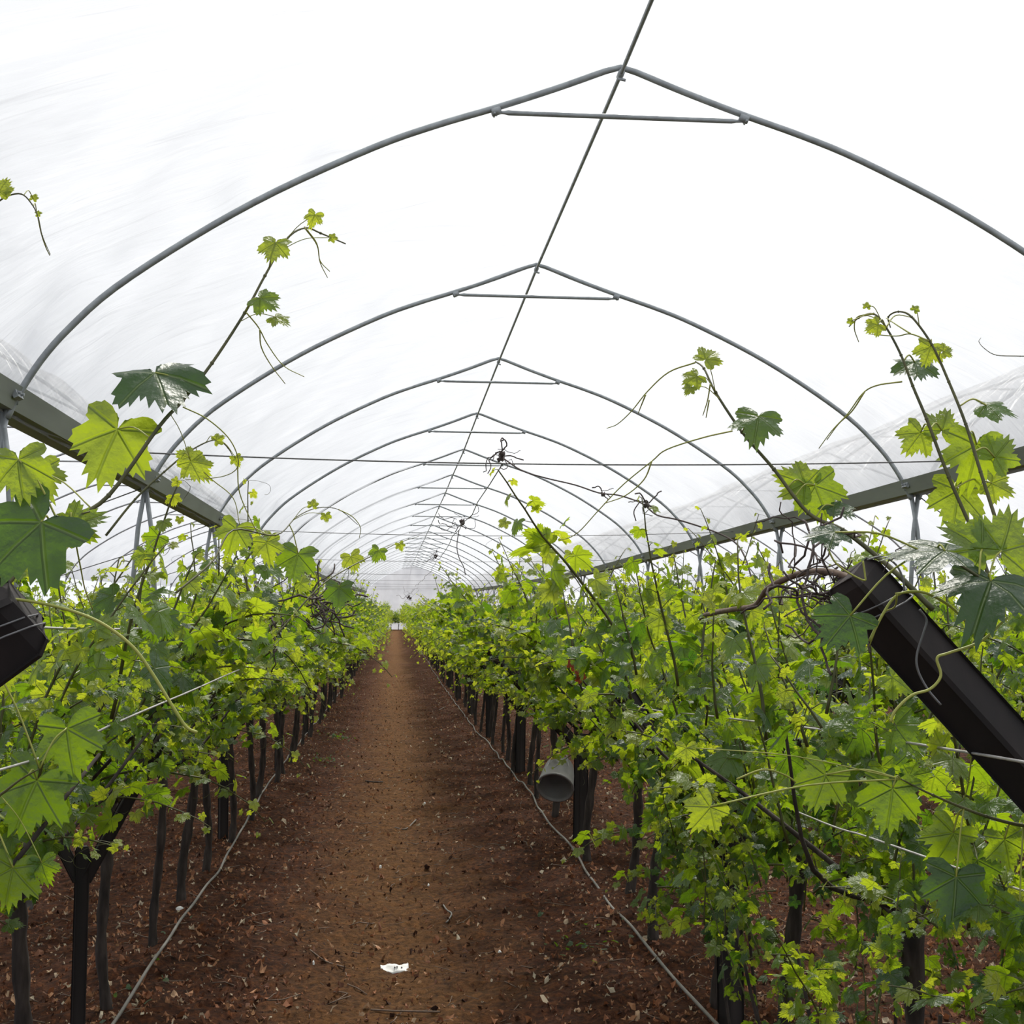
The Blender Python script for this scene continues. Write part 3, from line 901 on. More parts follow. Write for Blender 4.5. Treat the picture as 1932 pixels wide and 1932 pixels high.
NEAR_LIMIT = {'left': 12.5, 'right': 12.5, 'second_right': 7.0, 'second_left': 6.0, 'third_right': 0}
IND = {'left': 98, 'right': 98, 'second_right': 40, 'second_left': 30, 'third_right': 30}
VINES = {}
far_bag = LeafBag(); far_trunks = MB()
for row, rx in ROWS.items():
    VINES[row] = []
    for i, y in enumerate(vine_ys(row)):
        r_ = random.Random(hash((row, i)) if False else i * 31 + int(rx * 100))
        x = rx + r_.uniform(-.05, .05)
        g = gz(x, y)
        if i >= IND[row]:
            if row in ('third_right', 'second_left') and y > 75: continue
            Rz = Matrix.Rotation(r_.choice([0, PI]), 3, 'Z')
            src = CROWNS[r_.randrange(5)][0]
            sub = LeafBag(); step = 3
            sub.pos = src.pos[::step]; sub.rot = src.rot[::step]; sub.size = [s * 1.5 for s in src.size[::step]]; sub.tone = src.tone[::step]
            far_bag.extend(sub, Rz, (x, y, g))
            far_trunks.tube([(x, y, g - .05), (x, y, g + .85)], .024, 5)
            continue
        v = empty('grapevine', (x, y, g))
        if i < 12 and row in ('left', 'right'):
            lab = '%s leafy grapevine from the camera %s' % (ORD[i], ROWLAB[row]); grp = 'near grapevines ' + ROWLAB[row]
        elif row in ('left', 'right'):
            lab = 'distant grapevine %s, beyond its twelfth vine' % ROWLAB[row]; grp = 'distant grapevines ' + ROWLAB[row]
        else:
            lab = 'grapevine half hidden %s' % ROWLAB[row]; grp = 'grapevines ' + ROWLAB[row]
        tag(v, lab, 'grapevine', grp)
        VINES[row].append(v)
        k = r_.randrange(7)
        if y < 60: 
            t_ = link('trunk', TRUNKS[k], v); t_.rotation_euler = (0, 0, 0)
        else: link('trunk', TRUNKS[k], v)
        if (3.6 if row == 'right' else 0) < y < 20: link('cordon', CORDONS[k], v)
        if row == 'right' and y < 5.4:
            for q in range(3):
                c_ = MB(); rq = random.Random(i * 7 + q)
                a = Vector((rq.uniform(-.15, .15), rq.uniform(-.4, .4), -.05)); b = a + Vector((rq.uniform(-.25, .1), rq.uniform(-.3, .3), .78))
                c_.tube(smooth_path([a, (a + b) / 2 + rvec(rq, .05), b], 5), .005, 6); c_.obj('basal_cane', 'bark', v)
        if y < NEAR_LIMIT[row]:
            ns = 54 if row in ('left', 'right') else 26
            spots = shoot_spots(r_, ns)
            if row == 'left' and y < 5.6:
                for q in range(12):
                    spots.append((r_.uniform(-.3, .35), r_.uniform(-.6, .6), r_.uniform(.95, 1.15), Matrix.Rotation(r_.uniform(0, 6.28), 3, 'Z'), r_.choice(BY['drooping'] + BY['upright']), r_.uniform(.6, .85)))
            if row == 'right' and y < 6.2:
                for q in range(30):      # low growth round the trunks
                    spots.append((r_.uniform(-.38, .35), r_.uniform(-.6, .6), r_.uniform(.42, .9), Matrix.Rotation(r_.uniform(0, 6.28), 3, 'Z'), r_.choice(BY['drooping'] + BY['upright']), r_.uniform(.5, .8)))
            for (sx, sy, sz, R, si, scl) in spots:
                path_side = sx * (-1 if row == 'right' else 1) > 0.3
                if y < 4.6 and path_side and SHOOTS[si][0] != 'upright': scl *= .6
                if y < 3.8: scl *= .78
                if y < 2.9 and path_side: sy = abs(sy)
                if y < 2.3 and (sx * (-1 if row == 'right' else 1) > 0.35): sx *= 0.6
                st_ = link('shoot', SHOOTS[si][1], v, (sx, sy, sz)); st_.rotation_euler = R.to_euler(); st_.scale = (scl,) * 3
                lf = link('leaves', SHOOTS[si][2], st_)
        else:
            kk = r_.randrange(5); rot = r_.choice([0, PI])
            f_ = link('foliage', CROWN_MD[kk], v); f_.rotation_euler = (0, 0, rot)
            if y < 30:
                s_ = link('shoots', CROWNS[kk][1], v); s_.rotation_euler = (0, 0, rot)
for k, hx in enumerate((-.75, -.25, .25, .75, 1.1)):
    hy = END_Y - 4 + .5 * k; v = empty('grapevine', (hx, hy, gz(hx, hy) - .35), 1.57)
    tag(v, 'distant vine closing off the far end of the path', 'grapevine', 'vines across the path end')
    link('trunk', TRUNKS[k], v); link('foliage', CROWN_MD[k], v)
far = empty('vine_mass'); tag(far, 'far rows of vines merging into one green mass at the tunnel end', 'vines', kind='stuff')
o = link('foliage', far_bag.mesh('foliage', T_LO, 9), far); o['kind'] = 'stuff'
o = far_trunks.obj('trunks', 'bark', far); o['kind'] = 'stuff'

# ---- hand-traced long shoots that stand out against the roof
def vine_near(row, y): return min(VINES[row], key=lambda v: abs(v.location.y - y))

def long_shoot(row, d, pts, r0, leaves, tendrils, dslope=0.0, anchor=None):
    """pts: pixels of the stem root to tip at distance d; leaves: (px, py, width_px, tip angle degrees from up (clockwise), tilt, tone)"""
    v = vine_near(row, d if anchor is None else anchor); o0 = v.location.copy()
    n = len(pts)
    D = [d + dslope * i / (n - 1) for i in range(n)]
    W = [P(x, y, D[i]) - o0 for i, (x, y) in enumerate(pts)]
    path = smooth_path(W, 5)
    m_ = MB().tube(path, [r0 * (1 - .7 * i / (len(path) - 1)) for i in range(len(path))], 8)
    for i in range(5, len(path) - 1, 5):      # nodes
        m_.tube([path[i] - (path[i] - path[i - 1]) * .25, path[i], path[i] + (path[i + 1] - path[i]) * .25], [r0 * .5, r0 * (1.25 - .7 * i / len(path)), r0 * .4], 8)
    st = m_.obj('shoot', 'stem', v)
    toC = -(cam_F)
    r_ = random.Random(int(pts[0][0]) + 3)
    for li, (px, py, w, ang, tilt, tone) in enumerate(leaves):
        dl = d + dslope * .5 + r_.uniform(-.04, .04)
        c = P(px, py, dl) - o0
        size = w / F_PX * dl / 0.62 / 1.42
        a = math.radians(ang)
        tip = (cam_U * math.cos(a) + cam_R * math.sin(a))
        nrm = (toC * math.cos(tilt) + cam_U * math.sin(tilt)).normalized()
        tip = (tip + toC * r_.uniform(-.2, .3))
        bag = LeafBag(); junction = c - tip.normalized() * size * .62 * .28
        bag.add(junction, nrm, tip, size, tone)
        q = min(path, key=lambda p: (p - junction).length)
        lo_ = link('leaf', bag.mesh('leaf', T_HI, li + int(px)), st)
        pm = MB(); pm.tube(smooth_path([q, (q + junction) / 2 + cam_U * .012, junction], 4), .0016 if w > 60 else .0009, 5)
        pm.obj('petiole', 'tendril', st)
    for tp in tendrils:
        W2 = [P(x, y, d + dslope * .5 + .03 * k) - o0 for k, (x, y) in enumerate(tp)]
        pth = smooth_path(W2, 5)
        MB().tube(pth, [.0016 * (1 - .5 * i / len(pth)) for i in range(len(pth))], 5).obj('tendril', 'tendril', st)
    return st

UP = 1.0
long_shoot('left', 2.6, [(-10, 1130), (60, 1050), (130, 985), (205, 935), (300, 805), (345, 755), (400, 685), (462, 590), (500, 520), (540, 452), (575, 430), (605, 440), (652, 460)], .0050,
    [(300, 738, 178, 170, 1.0, .05), (212, 840, 165, 200, .2, .72), (518, 470, 64, 190, .5, .85), (500, 570, 62, 130, .6, .55), (527, 605, 45, 140, .9, .8), (592, 412, 38, 200, .3, .95), (628, 448, 20, 90, .3, .95), (80, 905, 90, 160, .3, .75), (365, 880, 60, 150, .3, .85)],
    [[(575, 430), (598, 462), (604, 495), (618, 524)], [(578, 432), (598, 460), (604, 492), (622, 512)], [(465, 590), (488, 618), (505, 650), (535, 690), (574, 711)],
     [(490, 622), (493, 655), (512, 690), (538, 724)], [(345, 768), (390, 790), (430, 825), (448, 860), (446, 885), (415, 900), (350, 905)]], .5)
long_shoot('left', 3.0, [(200, 1010), (255, 942), (310, 890), (360, 850), (405, 830), (430, 845), (448, 880)], .0028,
    [(350, 860, 45, 300, .3, .9), (412, 828, 26, 60, .3, .9), (446, 868, 26, 160, .3, .9), (378, 885, 50, 140, .3, .85)],
    [[(448, 880), (452, 930), (475, 985), (490, 1010)], [(360, 868), (400, 905), (440, 940), (452, 990)]], .3)
long_shoot('left', 2.55, [(-60, 430), (-20, 395), (10, 372), (40, 366), (60, 385), (72, 410), (80, 445), (95, 480)], .0020,
    [(2, 352, 46, 20, .3, .95), (14, 364, 16, 50, .3, .95), (64, 372, 18, 20, .3, .95), (72, 402, 14, 70, .3, .9)], [[(72, 410), (78, 440), (86, 465), (94, 482)]])
long_shoot('left', 3.4, [(330, 1120), (400, 1060), (440, 1000), (520, 1010), (560, 975), (600, 958), (640, 962), (675, 990)], .0028,
    [(505, 1035, 60, 170, .3, .8), (560, 1060, 80, 190, .3, .4), (590, 950, 22, 10, .3, .95), (615, 975, 22, 170, .3, .9), (440, 1010, 75, 200, .3, .7)], [[(640, 962), (665, 975), (680, 995), (678, 1015)]], .8)
long_shoot('left', 5.2, [(520, 1200), (600, 1110), (660, 1070), (710, 1045), (750, 1025), (790, 1012)], .0036,
    [(665, 1058, 45, 160, .3, .9), (712, 1045, 36, 200, .3, .5), (640, 1120, 60, 180, .3, .2), (755, 1030, 20, 160, .3, .9)], [], .8)
long_shoot('right', 2.45, [(1760, 1150), (1700, 1090), (1655, 1050), (1590, 1000), (1525, 968), (1460, 885), (1400, 815), (1350, 740), (1328, 695), (1312, 682)], .0055,
    [(1428, 805, 104, 190, .8, .30), (1338, 670, 56, 40, .5, .9), (1308, 716, 48, 225, .6, .85), (1300, 735, 28, 215, .6, .85), (1505, 905, 90, 300, .3, .72), (1545, 935, 110, 160, .2, .6), (1580, 965, 70, 150, 1.1, .1)],
    [[(1312, 684), (1262, 702), (1222, 738), (1192, 775), (1165, 800), (1145, 808)], [(1218, 745), (1210, 765), (1204, 780)], [(1340, 725), (1335, 755), (1326, 784)], [(1338, 755), (1332, 788)],
     [(1382, 813), (1325, 826), (1258, 848), (1230, 870), (1175, 915), (1130, 962), (1090, 1005), (1060, 1018), (1056, 1008)], [(1230, 870), (1215, 905), (1180, 935), (1140, 950)]], .35)
long_shoot('right', 2.35, [(1870, 1100), (1838, 1010), (1790, 900), (1748, 790), (1722, 728), (1700, 670), (1672, 618), (1648, 592), (1620, 600), (1602, 616)], .0038,
    [(1725, 700, 92, 185, 1.0, .15), (1650, 616, 42, 240, .3, .95), (1728, 828, 78, 215, .3, .75), (1782, 798, 78, 20, .4, .7), (1805, 945, 115, 190, .3, .7), (1636, 576, 18, 10, .3, .9), (1604, 606, 16, 250, .3, .9), (1882, 918, 70, 120, .3, .8)],
    [[(1702, 720), (1655, 727), (1628, 742), (1600, 780), (1570, 812), (1545, 846)], [(1632, 738), (1608, 775), (1582, 800), (1560, 830)], [(1648, 592), (1618, 598), (1612, 620), (1620, 645)], [(1672, 618), (1690, 595), (1725, 600)]], .2)
long_shoot('right', 2.3, [(1885, 1000), (1850, 890), (1822, 800), (1790, 720), (1758, 650), (1720, 598), (1695, 588), (1676, 598), (1680, 618)], .0034,
    [(1752, 665, 60, 200, .3, .88), (1785, 660, 34, 60, .3, .9), (1872, 775, 85, 130, 1.0, .35), (1840, 862, 130, 190, .2, .68), (1888, 850, 90, 40, .3, .65), (1728, 582, 20, 40, .3, .8)],
    [[(1752, 643), (1718, 630), (1690, 634), (1640, 630)], [(1718, 630), (1690, 612), (1672, 600)]], .2)
long_shoot('right', 2.2, [(2010, 760), (1980, 700), (1950, 674), (1925, 672), (1880, 670), (1858, 658), (1847, 645), (1851, 637)], .0012, [], [])
long_shoot('right', 6.5, [(1130, 1160), (1085, 1090), (1050, 1040), (1000, 1010), (985, 1003)], .003,
    [(1078, 1050, 30, 180, .3, .9), (1040, 1055, 30, 160, .3, .9), (1012, 1008, 20, 40, .3, .9), (1045, 1110, 40, 150, .3, .3)], [])
# leafy low shoots carrying the large leaves next to the lens
long_shoot('left', 2.05, [(-120, 1180), (-40, 1110), (40, 1040), (110, 985), (170, 965)], .0042,
    [(55, 1020, 215, 215, .5, .12), (150, 985, 90, 60, .3, .6), (40, 890, 120, 170, .3, .7)],
    [[(55, 1050), (80, 1060), (110, 1050), (138, 1015), (122, 985), (104, 990)], [(104, 985), (135, 1000), (150, 1060), (160, 1110), (175, 1150)]])
long_shoot('left', 2.3, [(-60, 1540), (0, 1500), (40, 1470), (75, 1450)], .003,
    [(20, 1660, 110, 190, .2, .55), (82, 1640, 60, 165, .2, .5), (60, 1500, 150, 200, .3, .3), (130, 1400, 130, 170, .3, .4), (10, 1260, 90, 100, .3, .75)], [])
long_shoot('right', 2.0, [(2050, 1230), (1960, 1160), (1880, 1110), (1800, 1060), (1740, 1040)], .0045,
    [(1860, 1130, 190, 200, 1.05, .05), (1750, 1045, 170, 260, 1.25, .10), (1900, 1015, 140, 20, .3, .65), (1840, 1020, 120, 320, .3, .6), (1590, 1180, 120, 215, .5, .08), (1560, 1010, 90, 250, 1.1, .05)],
    [[(1690, 1120), (1712, 1118), (1750, 1120), (1800, 1150), (1850, 1200)], [(1692, 1122), (1688, 1145), (1665, 1160), (1640, 1220)]])
long_shoot('right', 2.3, [(2060, 1560), (1950, 1560), (1860, 1540), (1760, 1500), (1700, 1470)], .004,
    [(1550, 1480, 105, 200, .2, .55), (1680, 1510, 125, 190, .2, .5), (1790, 1590, 110, 210, .2, .6), (1800, 1680, 130, 190, .5, .12), (1900, 1600, 90, 170, .2, .6), (1330, 1535, 85, 220, .1, .78), (1295, 1420, 48, 180, .1, .8), (1915, 1740, 110, 200, .2, .5)],
    [[(1840, 1330), (1835, 1400), (1828, 1470), (1815, 1510), (1780, 1515)]])

# tendril wound over the big right arm
# ================================================================= DRIED CANES OVERHEAD
def tangle(center, size, seed, n=9, thin=1.0):
    r_ = random.Random(seed); m_ = MB()
    for k in range(n):
        p = center + rvec(r_, size * .35)
        pts = [p]; d = rvec(r_).normalized()
        for i in range(9):
            d = (d + rvec(r_, .75)).normalized(); p = p + d * size * .17; pts.append(p)
        m_.tube(pts, r_.uniform(.0025, .006) * thin, 5)
    for k in range(6 if thin == 1.0 else 0):
        q = center + rvec(r_, size * .16)
        m_.tube([q - Vector((.0, 0, size * .14)), q, q + Vector((size * .08, 0, size * .13))], [.004, size * .12, .004], 7)
    return m_
t = empty('overhead_wire', (0, 0, 0)); tag(t, 'thin wavy wire with dried vine clumps running down the tunnel right of centre', 'wire')
wpts = []
for y in np.arange(11.2, 62, 1.6):
    wpts.append(Vector((.855 + .02 * math.sin(y * 1.7), y, GUT_Z - .05 - .05 * math.sin((y - 11.2) / 9.3 * PI) ** 2 + rise(y))))
MB().tube(wpts, .005, 5).obj('strand', 'wire', t)
def clump(c, size, seed, label):
    tag(tangle(c, size, seed).obj('dried_vine_clump', 'dry'), label, 'dried vine clump', 'dried clumps hanging overhead')
clump(P(947, 862, 11.15), .17, 1, 'pale spidery clump of dried vine caught on the nearest cross wire')
clump(P(870, 988, 18.8), .22, 2, 'dark clump of dried vine above the second cross wire, trailing downwards')
clump(P(822, 1050, 28), .16, 3, 'small dark clump of dried vine far down the overhead wire')
clump(P(772, 1128, 52), .35, 4, 'tiny dark clump of dried vine near the tunnel end')
trail = [(866, 1000), (862, 1030), (866, 1052), (875, 1070), (878, 1085)]
tag(MB().tube(smooth_path([P(x, y, 18.8) for x, y in trail], 4), .006, 5).obj('dried_cane', 'dry'), 'short dried cane dangling from the dark clump above the second cross wire', 'dried cane')
t = empty('dried_cane', (0, 0, 0)); tag(t, 'long dried cane drooping from the nearest cross wire down to the right', 'dried cane')
cp = [(950, 865), (985, 888), (1030, 902), (1085, 915), (1130, 930), (1165, 934), (1195, 943), (1215, 952), (1240, 972), (1280, 981), (1345, 1002), (1385, 1022), (1405, 1050), (1420, 1095), (1440, 1130)]
path = smooth_path([P(x, y, 11.1 - .18 * i) for i, (x, y) in enumerate(cp)], 4)
MB().tube(path, .0058, 6).obj('cane', 'dry', t)
tangle(P(1137, 932, 10.4), .07, 11, 4).obj('knot', 'dry', t)
tangle(P(1219, 951, 9.8), .10, 12, 5).obj('knot', 'dry', t)
MB().tube(smooth_path([P(1206, 948, 9.8), P(1196, 965, 9.8), P(1200, 983, 9.8)], 4), .004, 4).obj('tendril', 'dry', t)

# dead cane bundle tied at the tip of the big right arm
tag(tangle(P(1545, 1098, 2.3), .11, 31, 34, .42).obj('dried_vine_clump', 'dry'), 'brown tangle of dead canes at the tip of the big right arm', 'dried vine clump', 'dried clumps among the leaves')
c_ = MB().tube(smooth_path([P(1330, 1160, 3.6), P(1380, 1150, 3.1), P(1425, 1142, 2.8), P(1450, 1110, 2.6), P(1510, 1082, 2.45), P(1570, 1080, 2.3), P(1625, 1100, 2.22)], 6), .006, 7)
tag(c_.obj('old_cane', 'cane'), 'brown bent cane reaching left from the tip of the big right arm', 'cane')
c_ = MB().tube(smooth_path([P(1150, 1190, 5.6), P(1220, 1182, 5.2), P(1290, 1180, 4.8), P(1345, 1155, 4.4), P(1400, 1148, 4.0)], 6), .006, 6)
tag(c_.obj('old_cane', 'cane'), 'grey wavy cane lying across the leaves in the middle of the right row', 'cane')
for k, (x, y, d_) in enumerate(((505, 1178, 6.0), (600, 1150, 8.0))):
    tag(tangle(P(x, y, d_), .2, 40 + k, 24, .9).obj('dried_vine_clump', 'dry'), ['dark tangle of dead canes in the left row beside the path', 'dark tangle of dead canes farther back in the left row'][k], 'dried vine clump', 'dried clumps among the leaves')

# the yellow-green tendrils looped round the big arm, and bent wires
def loose(name, mat, px, d_, r, lab, cat):
    tag(MB().tube(smooth_path([P(x, y, d_) for x, y in px], 6), r, 6).obj(name, mat), lab, cat)
loose('tendril', 'tendril', [(1628, 1058), (1632, 1085), (1630, 1095), (1600, 1080), (1575, 1060), (1560, 1030)], 2.06, .0014, 'thin pale tendril curling over the tip of the big right arm', 'tendril')
loose('tendril', 'tendril', [(1640, 1210), (1665, 1160), (1690, 1125), (1720, 1116), (1755, 1122), (1800, 1150), (1850, 1205)], 2.02, .0021, 'yellow green tendril arching across the big right arm', 'tendril')
loose('tendril', 'tendril', [(1680, 1362), (1690, 1340), (1720, 1312), (1755, 1300), (1775, 1275), (1768, 1242), (1790, 1232), (1850, 1210), (1900, 1165)], 1.98, .0021, 'yellow green tendril bent sharply below the big right arm', 'tendril')
loose('tendril', 'tendril', [(-40, 1128), (40, 1132), (120, 1148), (190, 1175), (250, 1220), (290, 1275), (330, 1340), (352, 1372), (372, 1382)], 1.98, .0024, 'long thick yellow green tendril arching down in front of the left row', 'tendril')
loose('tendril', 'tendril', [(1390, 1470), (1440, 1452), (1480, 1462), (1505, 1478)], 2.4, .0018, 'short pale tendril curling among the large leaves right of the middle', 'tendril')
loose('bent_wire', 'wire', [(1636, 1056), (1665, 1050), (1690, 1065), (1703, 1090), (1706, 1115)], 2.1, .0016, 'dark bent wire arched over the top of the big right arm', 'wire')
loose('bent_wire', 'wire', [(1735, 1150), (1748, 1170), (1742, 1195), (1730, 1235), (1732, 1265), (1750, 1300), (1775, 1330)], 2.08, .0018, 'dark bent wire hanging down across the big right arm', 'wire')

# ================================================================= BUCKET
bp_ = P(1052, 1466, 9.9)
t = empty('hanging_bucket', bp_); tag(t, 'pale grey plastic bucket hanging on its side by the dark post', 'bucket')
R = Matrix.Rotation(math.radians(-55), 3, 'X') @ Matrix.Rotation(math.radians(14), 3, 'Y')
m_ = MB(); segs = 28
rings = [(.085, .13), (.098, .10), (.110, .03), (.118, -.05), (.122, -.10), (.128, -.105), (.128, -.118), (.118, -.118), (.112, -.09), (.095, .09), (.0, .10)]
vs = []
for r, z in rings:
    for k in range(segs):
        a = 2 * PI * k / segs; vs.append(R @ Vector((r * math.cos(a) * 1.03, r * math.sin(a), z)))
fs = []
for j in range(len(rings) - 1):
    for k in range(segs): k2 = (k + 1) % segs; fs.append((j * segs + k, j * segs + k2, (j + 1) * segs + k2, (j + 1) * segs + k))
fs.append(tuple(reversed(range(segs))))
m_.add(vs, fs); m_.obj('bucket_body', 'bucket', t)
MB().tube(smooth_path([R @ Vector((.118, 0, -.1)), Vector((.06, 0, .17)), Vector((.03, .0, .20)), Vector((-.02, 0, .17)), R @ Vector((-.118, 0, -.1))], 5), .004, 6).obj('handle', 'pale_wire', t)
MB().tube([Vector((-.05, -.02, .125)), Vector((-.02, -.02, .145)), Vector((.02, -.02, .165))], [.006, .017, .008], 6).obj('rag', 'yellow', t)
tag(MB().tube(smooth_path([bp_ + Vector((.03, 0, .2)), bp_ + Vector((.05, 0, .27)), Vector((1.33, 10.1, 1.0))], 5), .004, 6).obj('hook_wire', 'dry'), 'pale twisted hook wire holding the bucket to the row', 'wire')

# red dry leaves
bag = LeafBag()
for k, (x, y, w) in enumerate(((1078, 1258, 24), (1090, 1272, 22), (1098, 1282, 24))):
    b_ = LeafBag(); d_ = 5.6
    b_.add(P(x, y, d_), -cam_F + rvec(random.Random(k), .4), rvec(random.Random(k + 5)), w / F_PX * d_ / .9, .5)
    me = b_.mesh('dry_leaf', T_HI, k); me.materials.clear(); me.materials.append(M['rust_leaf'])
    tag(link('dry_leaf', me), 'rust red dried leaf caught in the middle of the right row', 'leaf', 'rust red leaves in the right row')

# ================================================================= GROUND LITTER
def scatter(name, n, mat, lab, cat, smin, smax, ncorner, lift, ymax, seed, edge=0.0, tone_bias=0.0, flat=.45):
    rg = np.random.default_rng(seed)
    u = rg.random(n * 2); y = 5.0 + (ymax - 5.0) * u ** 2.1
    x = rg.uniform(-4.8, 5.5, n * 2)
    keep = (rg.random(n * 2) < np.clip(np.abs(x - .05) / .9, 1 - edge, 1.0)) & (np.abs(x) < 1.0 + y * .45)
    x = x[keep][:n]; y = y[keep][:n]; n = len(x)
    size = rg.uniform(smin, smax, n) * (0.55 + 0.8 * rg.random(n) ** 2)
    z = ground_z(x, y) + size * lift
    a0 = rg.uniform(0, 2 * PI, n)
    K = ncorner
    ang = a0[:, None] + np.arange(K)[None, :] * 2 * PI / K
    rad = size[:, None] * rg.uniform(.35, 1.0, (n, K))
    el = rg.uniform(.22, .75, n)[:, None]
    lx0 = np.cos(ang) * rad; ly0 = np.sin(ang) * rad * el; b0 = rg.uniform(0, PI, n)[:, None]
    lx = lx0 * np.cos(b0) - ly0 * np.sin(b0); ly = lx0 * np.sin(b0) + ly0 * np.cos(b0)
    lz = rg.uniform(-flat, flat, (n, K)) * size[:, None]
    tx = rg.normal(0, .3, n)[:, None]; ty = rg.normal(0, .3, n)[:, None]
    X = x[:, None] + lx; Y = y[:, None] + ly; Z = z[:, None] + lz + lx * tx + ly * ty
    ctr = np.stack([x, y, z + size * rg.uniform(-.15, .35, n)], -1)
    V = np.concatenate([ctr[:, None, :], np.stack([X, Y, Z], -1)], 1)
    base = (np.arange(n) * (K + 1))[:, None, None]
    tri = np.stack([np.zeros(K, int), 1 + np.arange(K), 1 + (np.arange(K) + 1) % K], -1)[None]
    Lp = (tri + base).ravel()
    tone = np.repeat(np.clip(rg.random(n) ** 1.4 + tone_bias, 0, 1), K + 1)
    o = link(name, raw_mesh(name, V.reshape(-1, 3), Lp, np.arange(n * K) * 3, np.full(n * K, 3), mat, tone, None, False))
    tag(o, lab, cat, kind='stuff'); return o
scatter('leaf_litter', 60000, 'litter', 'dry brown leaf litter scattered over the soil', 'leaf litter', .006, .028, 6, .4, 45, 11, .62, .10, .8)
scatter('soil_crumbs', 26000, 'clod', 'small crumbs of soil scattered over the path', 'soil crumbs', .006, .026, 5, .2, 34, 12, .2, 0, .9)
rg = random.Random(77); m_ = MB()
for k in range(1500):
    y = 5.2 + 22 * rg.random() ** 1.8; x = rg.uniform(-2.6, 3.6)
    if abs(x) > .9 + y * .4: continue
    a = rg.uniform(0, PI); ln = rg.uniform(.03, .16)
    p0 = Vector((x, y, gz(x, y) + .006)); p1 = p0 + Vector((math.cos(a), math.sin(a), rg.uniform(-.05, .15))) * ln
    m_.tube([p0, (p0 + p1) / 2 + rvec(rg, .012), p1], rg.uniform(.0012, .0032), 4)
tag(m_.obj('twig_litter', 'cane'), 'loose twigs and bits of cane strewn on the soil', 'twigs', kind='stuff')
# sparse weeds
bag = LeafBag(); rg = random.Random(5)
for (px, py, n, s) in ((1090, 1775, 30, .05), (640, 1390, 60, .06), (610, 1430, 40, .05), (900, 1310, 50, .07), (270, 1840, 12, .05), (1460, 1860, 20, .06), (870, 1260, 60, .08)):
    d_ = dd(py)
    c = P(px, py, d_)
    for k in range(n):
        x, y = c.x + rg.gauss(0, .10), c.y + rg.gauss(0, .35)
        bag.add((x, y, gz(x, y) + rg.uniform(.005, .05)), rvec(rg, .8) + Vector((0, 0, 1)), rvec(rg), s * rg.uniform(.4, 1), rg.uniform(0, .35))
o = link('weeds', bag.mesh('weeds', T_LO, 5)); tag(o, 'sparse low green weeds at the edges of the path', 'weeds', kind='stuff')

def on_ground(px, py):
    d_ = dd(py); p = P(px, py, d_); return Vector((p.x, p.y, gz(p.x, p.y)))
# paper wrapper in the path
c = on_ground(745, 1800)
t = empty('paper_wrapper', c); tag(t, 'crumpled white wrapper with a red edge lying in the middle of the path', 'wrapper')
t.rotation_euler = (0, 0, .06)
rg = random.Random(3); vs, fs = [], []; nx_, ny_ = 13, 5
def wz(i, j): return .008 + .004 * math.sin(i * .8 + j) + .002 * math.cos(i * 1.9) + .026 * (j / 4.0)
for j in range(ny_):
    for i in range(nx_): vs.append((-.068 + .0113 * i, -.028 + .014 * j + .003 * math.sin(i * .7), wz(i, j)))
for j in range(ny_ - 1):
    for i in range(nx_ - 1): a = j * nx_ + i; fs.append((a, a + 1, a + nx_ + 1, a + nx_))
sh = MB().add(vs, fs).obj('sheet', 'paper', t); md = sh.modifiers.new('thick', 'SOLIDIFY'); md.thickness = .0015
vs2 = [(x, y - .002, z - .002) for (x, y, z) in vs[2:nx_]] + [(x, y - .006, z - .012) for (x, y, z) in vs[2:nx_]]
k = nx_ - 2
MB().add(vs2, [(i, i + 1, i + 1 + k, i + k) for i in range(k - 1)]).obj('red_edge', 'red', t)
q = MB()
for i in (6, 7, 9):
    x, y, z = vs[2 * nx_ + i]; q.box((x, y, z + .003), (.007, .009, .0015), Matrix.Rotation(.35, 3, 'X'))
q.obj('print', 'ink', t)
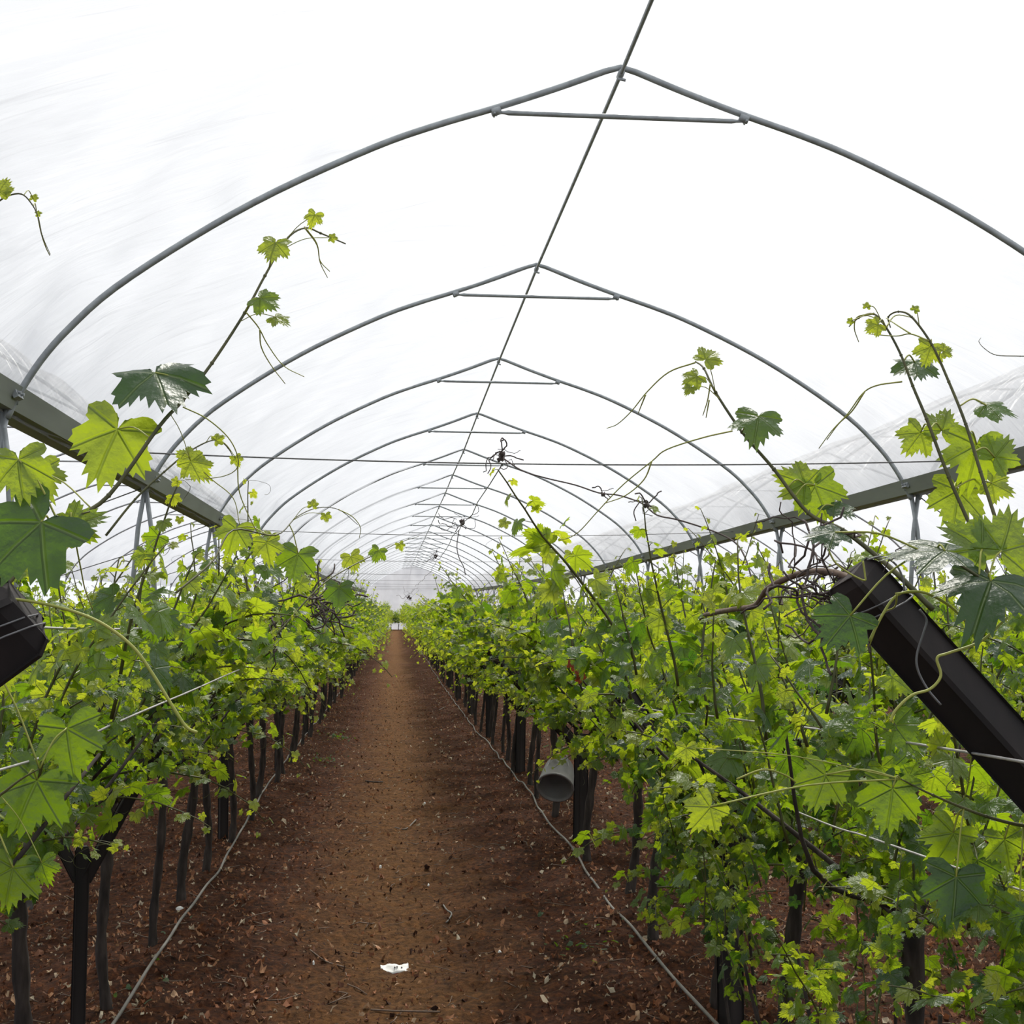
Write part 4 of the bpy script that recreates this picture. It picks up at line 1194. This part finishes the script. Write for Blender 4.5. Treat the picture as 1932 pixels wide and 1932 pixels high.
# small white scraps
for (px, py, w, lab) in ((340, 1722, .05, 'white paper scrap beside a trunk left of the path'), (943, 1782, .025, 'small white scrap near the right edge of the path'),
                         (718, 1625, .022, 'small white scrap in the middle of the path'), (808, 1653, .020, 'tiny white scrap right of the middle of the path'),
                         (592, 1795, .014, 'tiny white pebble left of the wrapper'), (801, 1509, .025, 'small white stone farther up the path')):
    c = on_ground(px, py); rg = random.Random(px); m_ = MB()
    vs = [(w * .5 * math.cos(a) * rg.uniform(.6, 1.1), w * .4 * math.sin(a) * rg.uniform(.6, 1.1), rg.uniform(.004, .018)) for a in np.linspace(0, 5.6, 8)]
    n_ = len(vs); vs2 = [(x * .9, y * .9, 0) for x, y, z in vs]
    m_.add(vs + [(0, 0, .022)] + vs2, [(i, (i + 1) % n_, n_) for i in range(n_)] + [(i, n_ + 1 + i, n_ + 1 + (i + 1) % n_, (i + 1) % n_) for i in range(n_)] + [tuple(n_ + 1 + i for i in range(n_))])
    o = m_.obj('paper_scrap' if 'scrap' in lab else 'pebble', 'paper'); o.location = c; tag(o, lab, 'scrap' if 'scrap' in lab else 'stone')
# curved twigs
def ground_twig(px, r, mat, lab):
    pts = [on_ground(x, y) + Vector((0, 0, .012)) for x, y in px]
    tag(MB().tube(smooth_path(pts, 5), r, 6).obj('twig', mat), lab, 'twig')
ground_twig([(836, 1694), (843, 1703), (852, 1712), (846, 1720), (842, 1722)], .005, 'hose', 'pale hooked twig right of the middle of the path')
ground_twig([(585, 1778), (615, 1788), (652, 1800)], .004, 'cane', 'straight brown twig left of the white wrapper')
ground_twig([(745, 1552), (765, 1550), (785, 1541)], .005, 'hose', 'short pale stick up the middle of the path')
ground_twig([(700, 1878), (755, 1886), (830, 1888)], .004, 'cane', 'long thin twig near the bottom of the path')
ground_twig([(690, 1466), (708, 1469), (722, 1466)], .008, 'bark', 'dark stick lying across the path in the middle distance')
ground_twig([(828, 1341), (838, 1337), (848, 1334)], .012, 'cane', 'light brown stick at the right edge of the path near the far trunks')
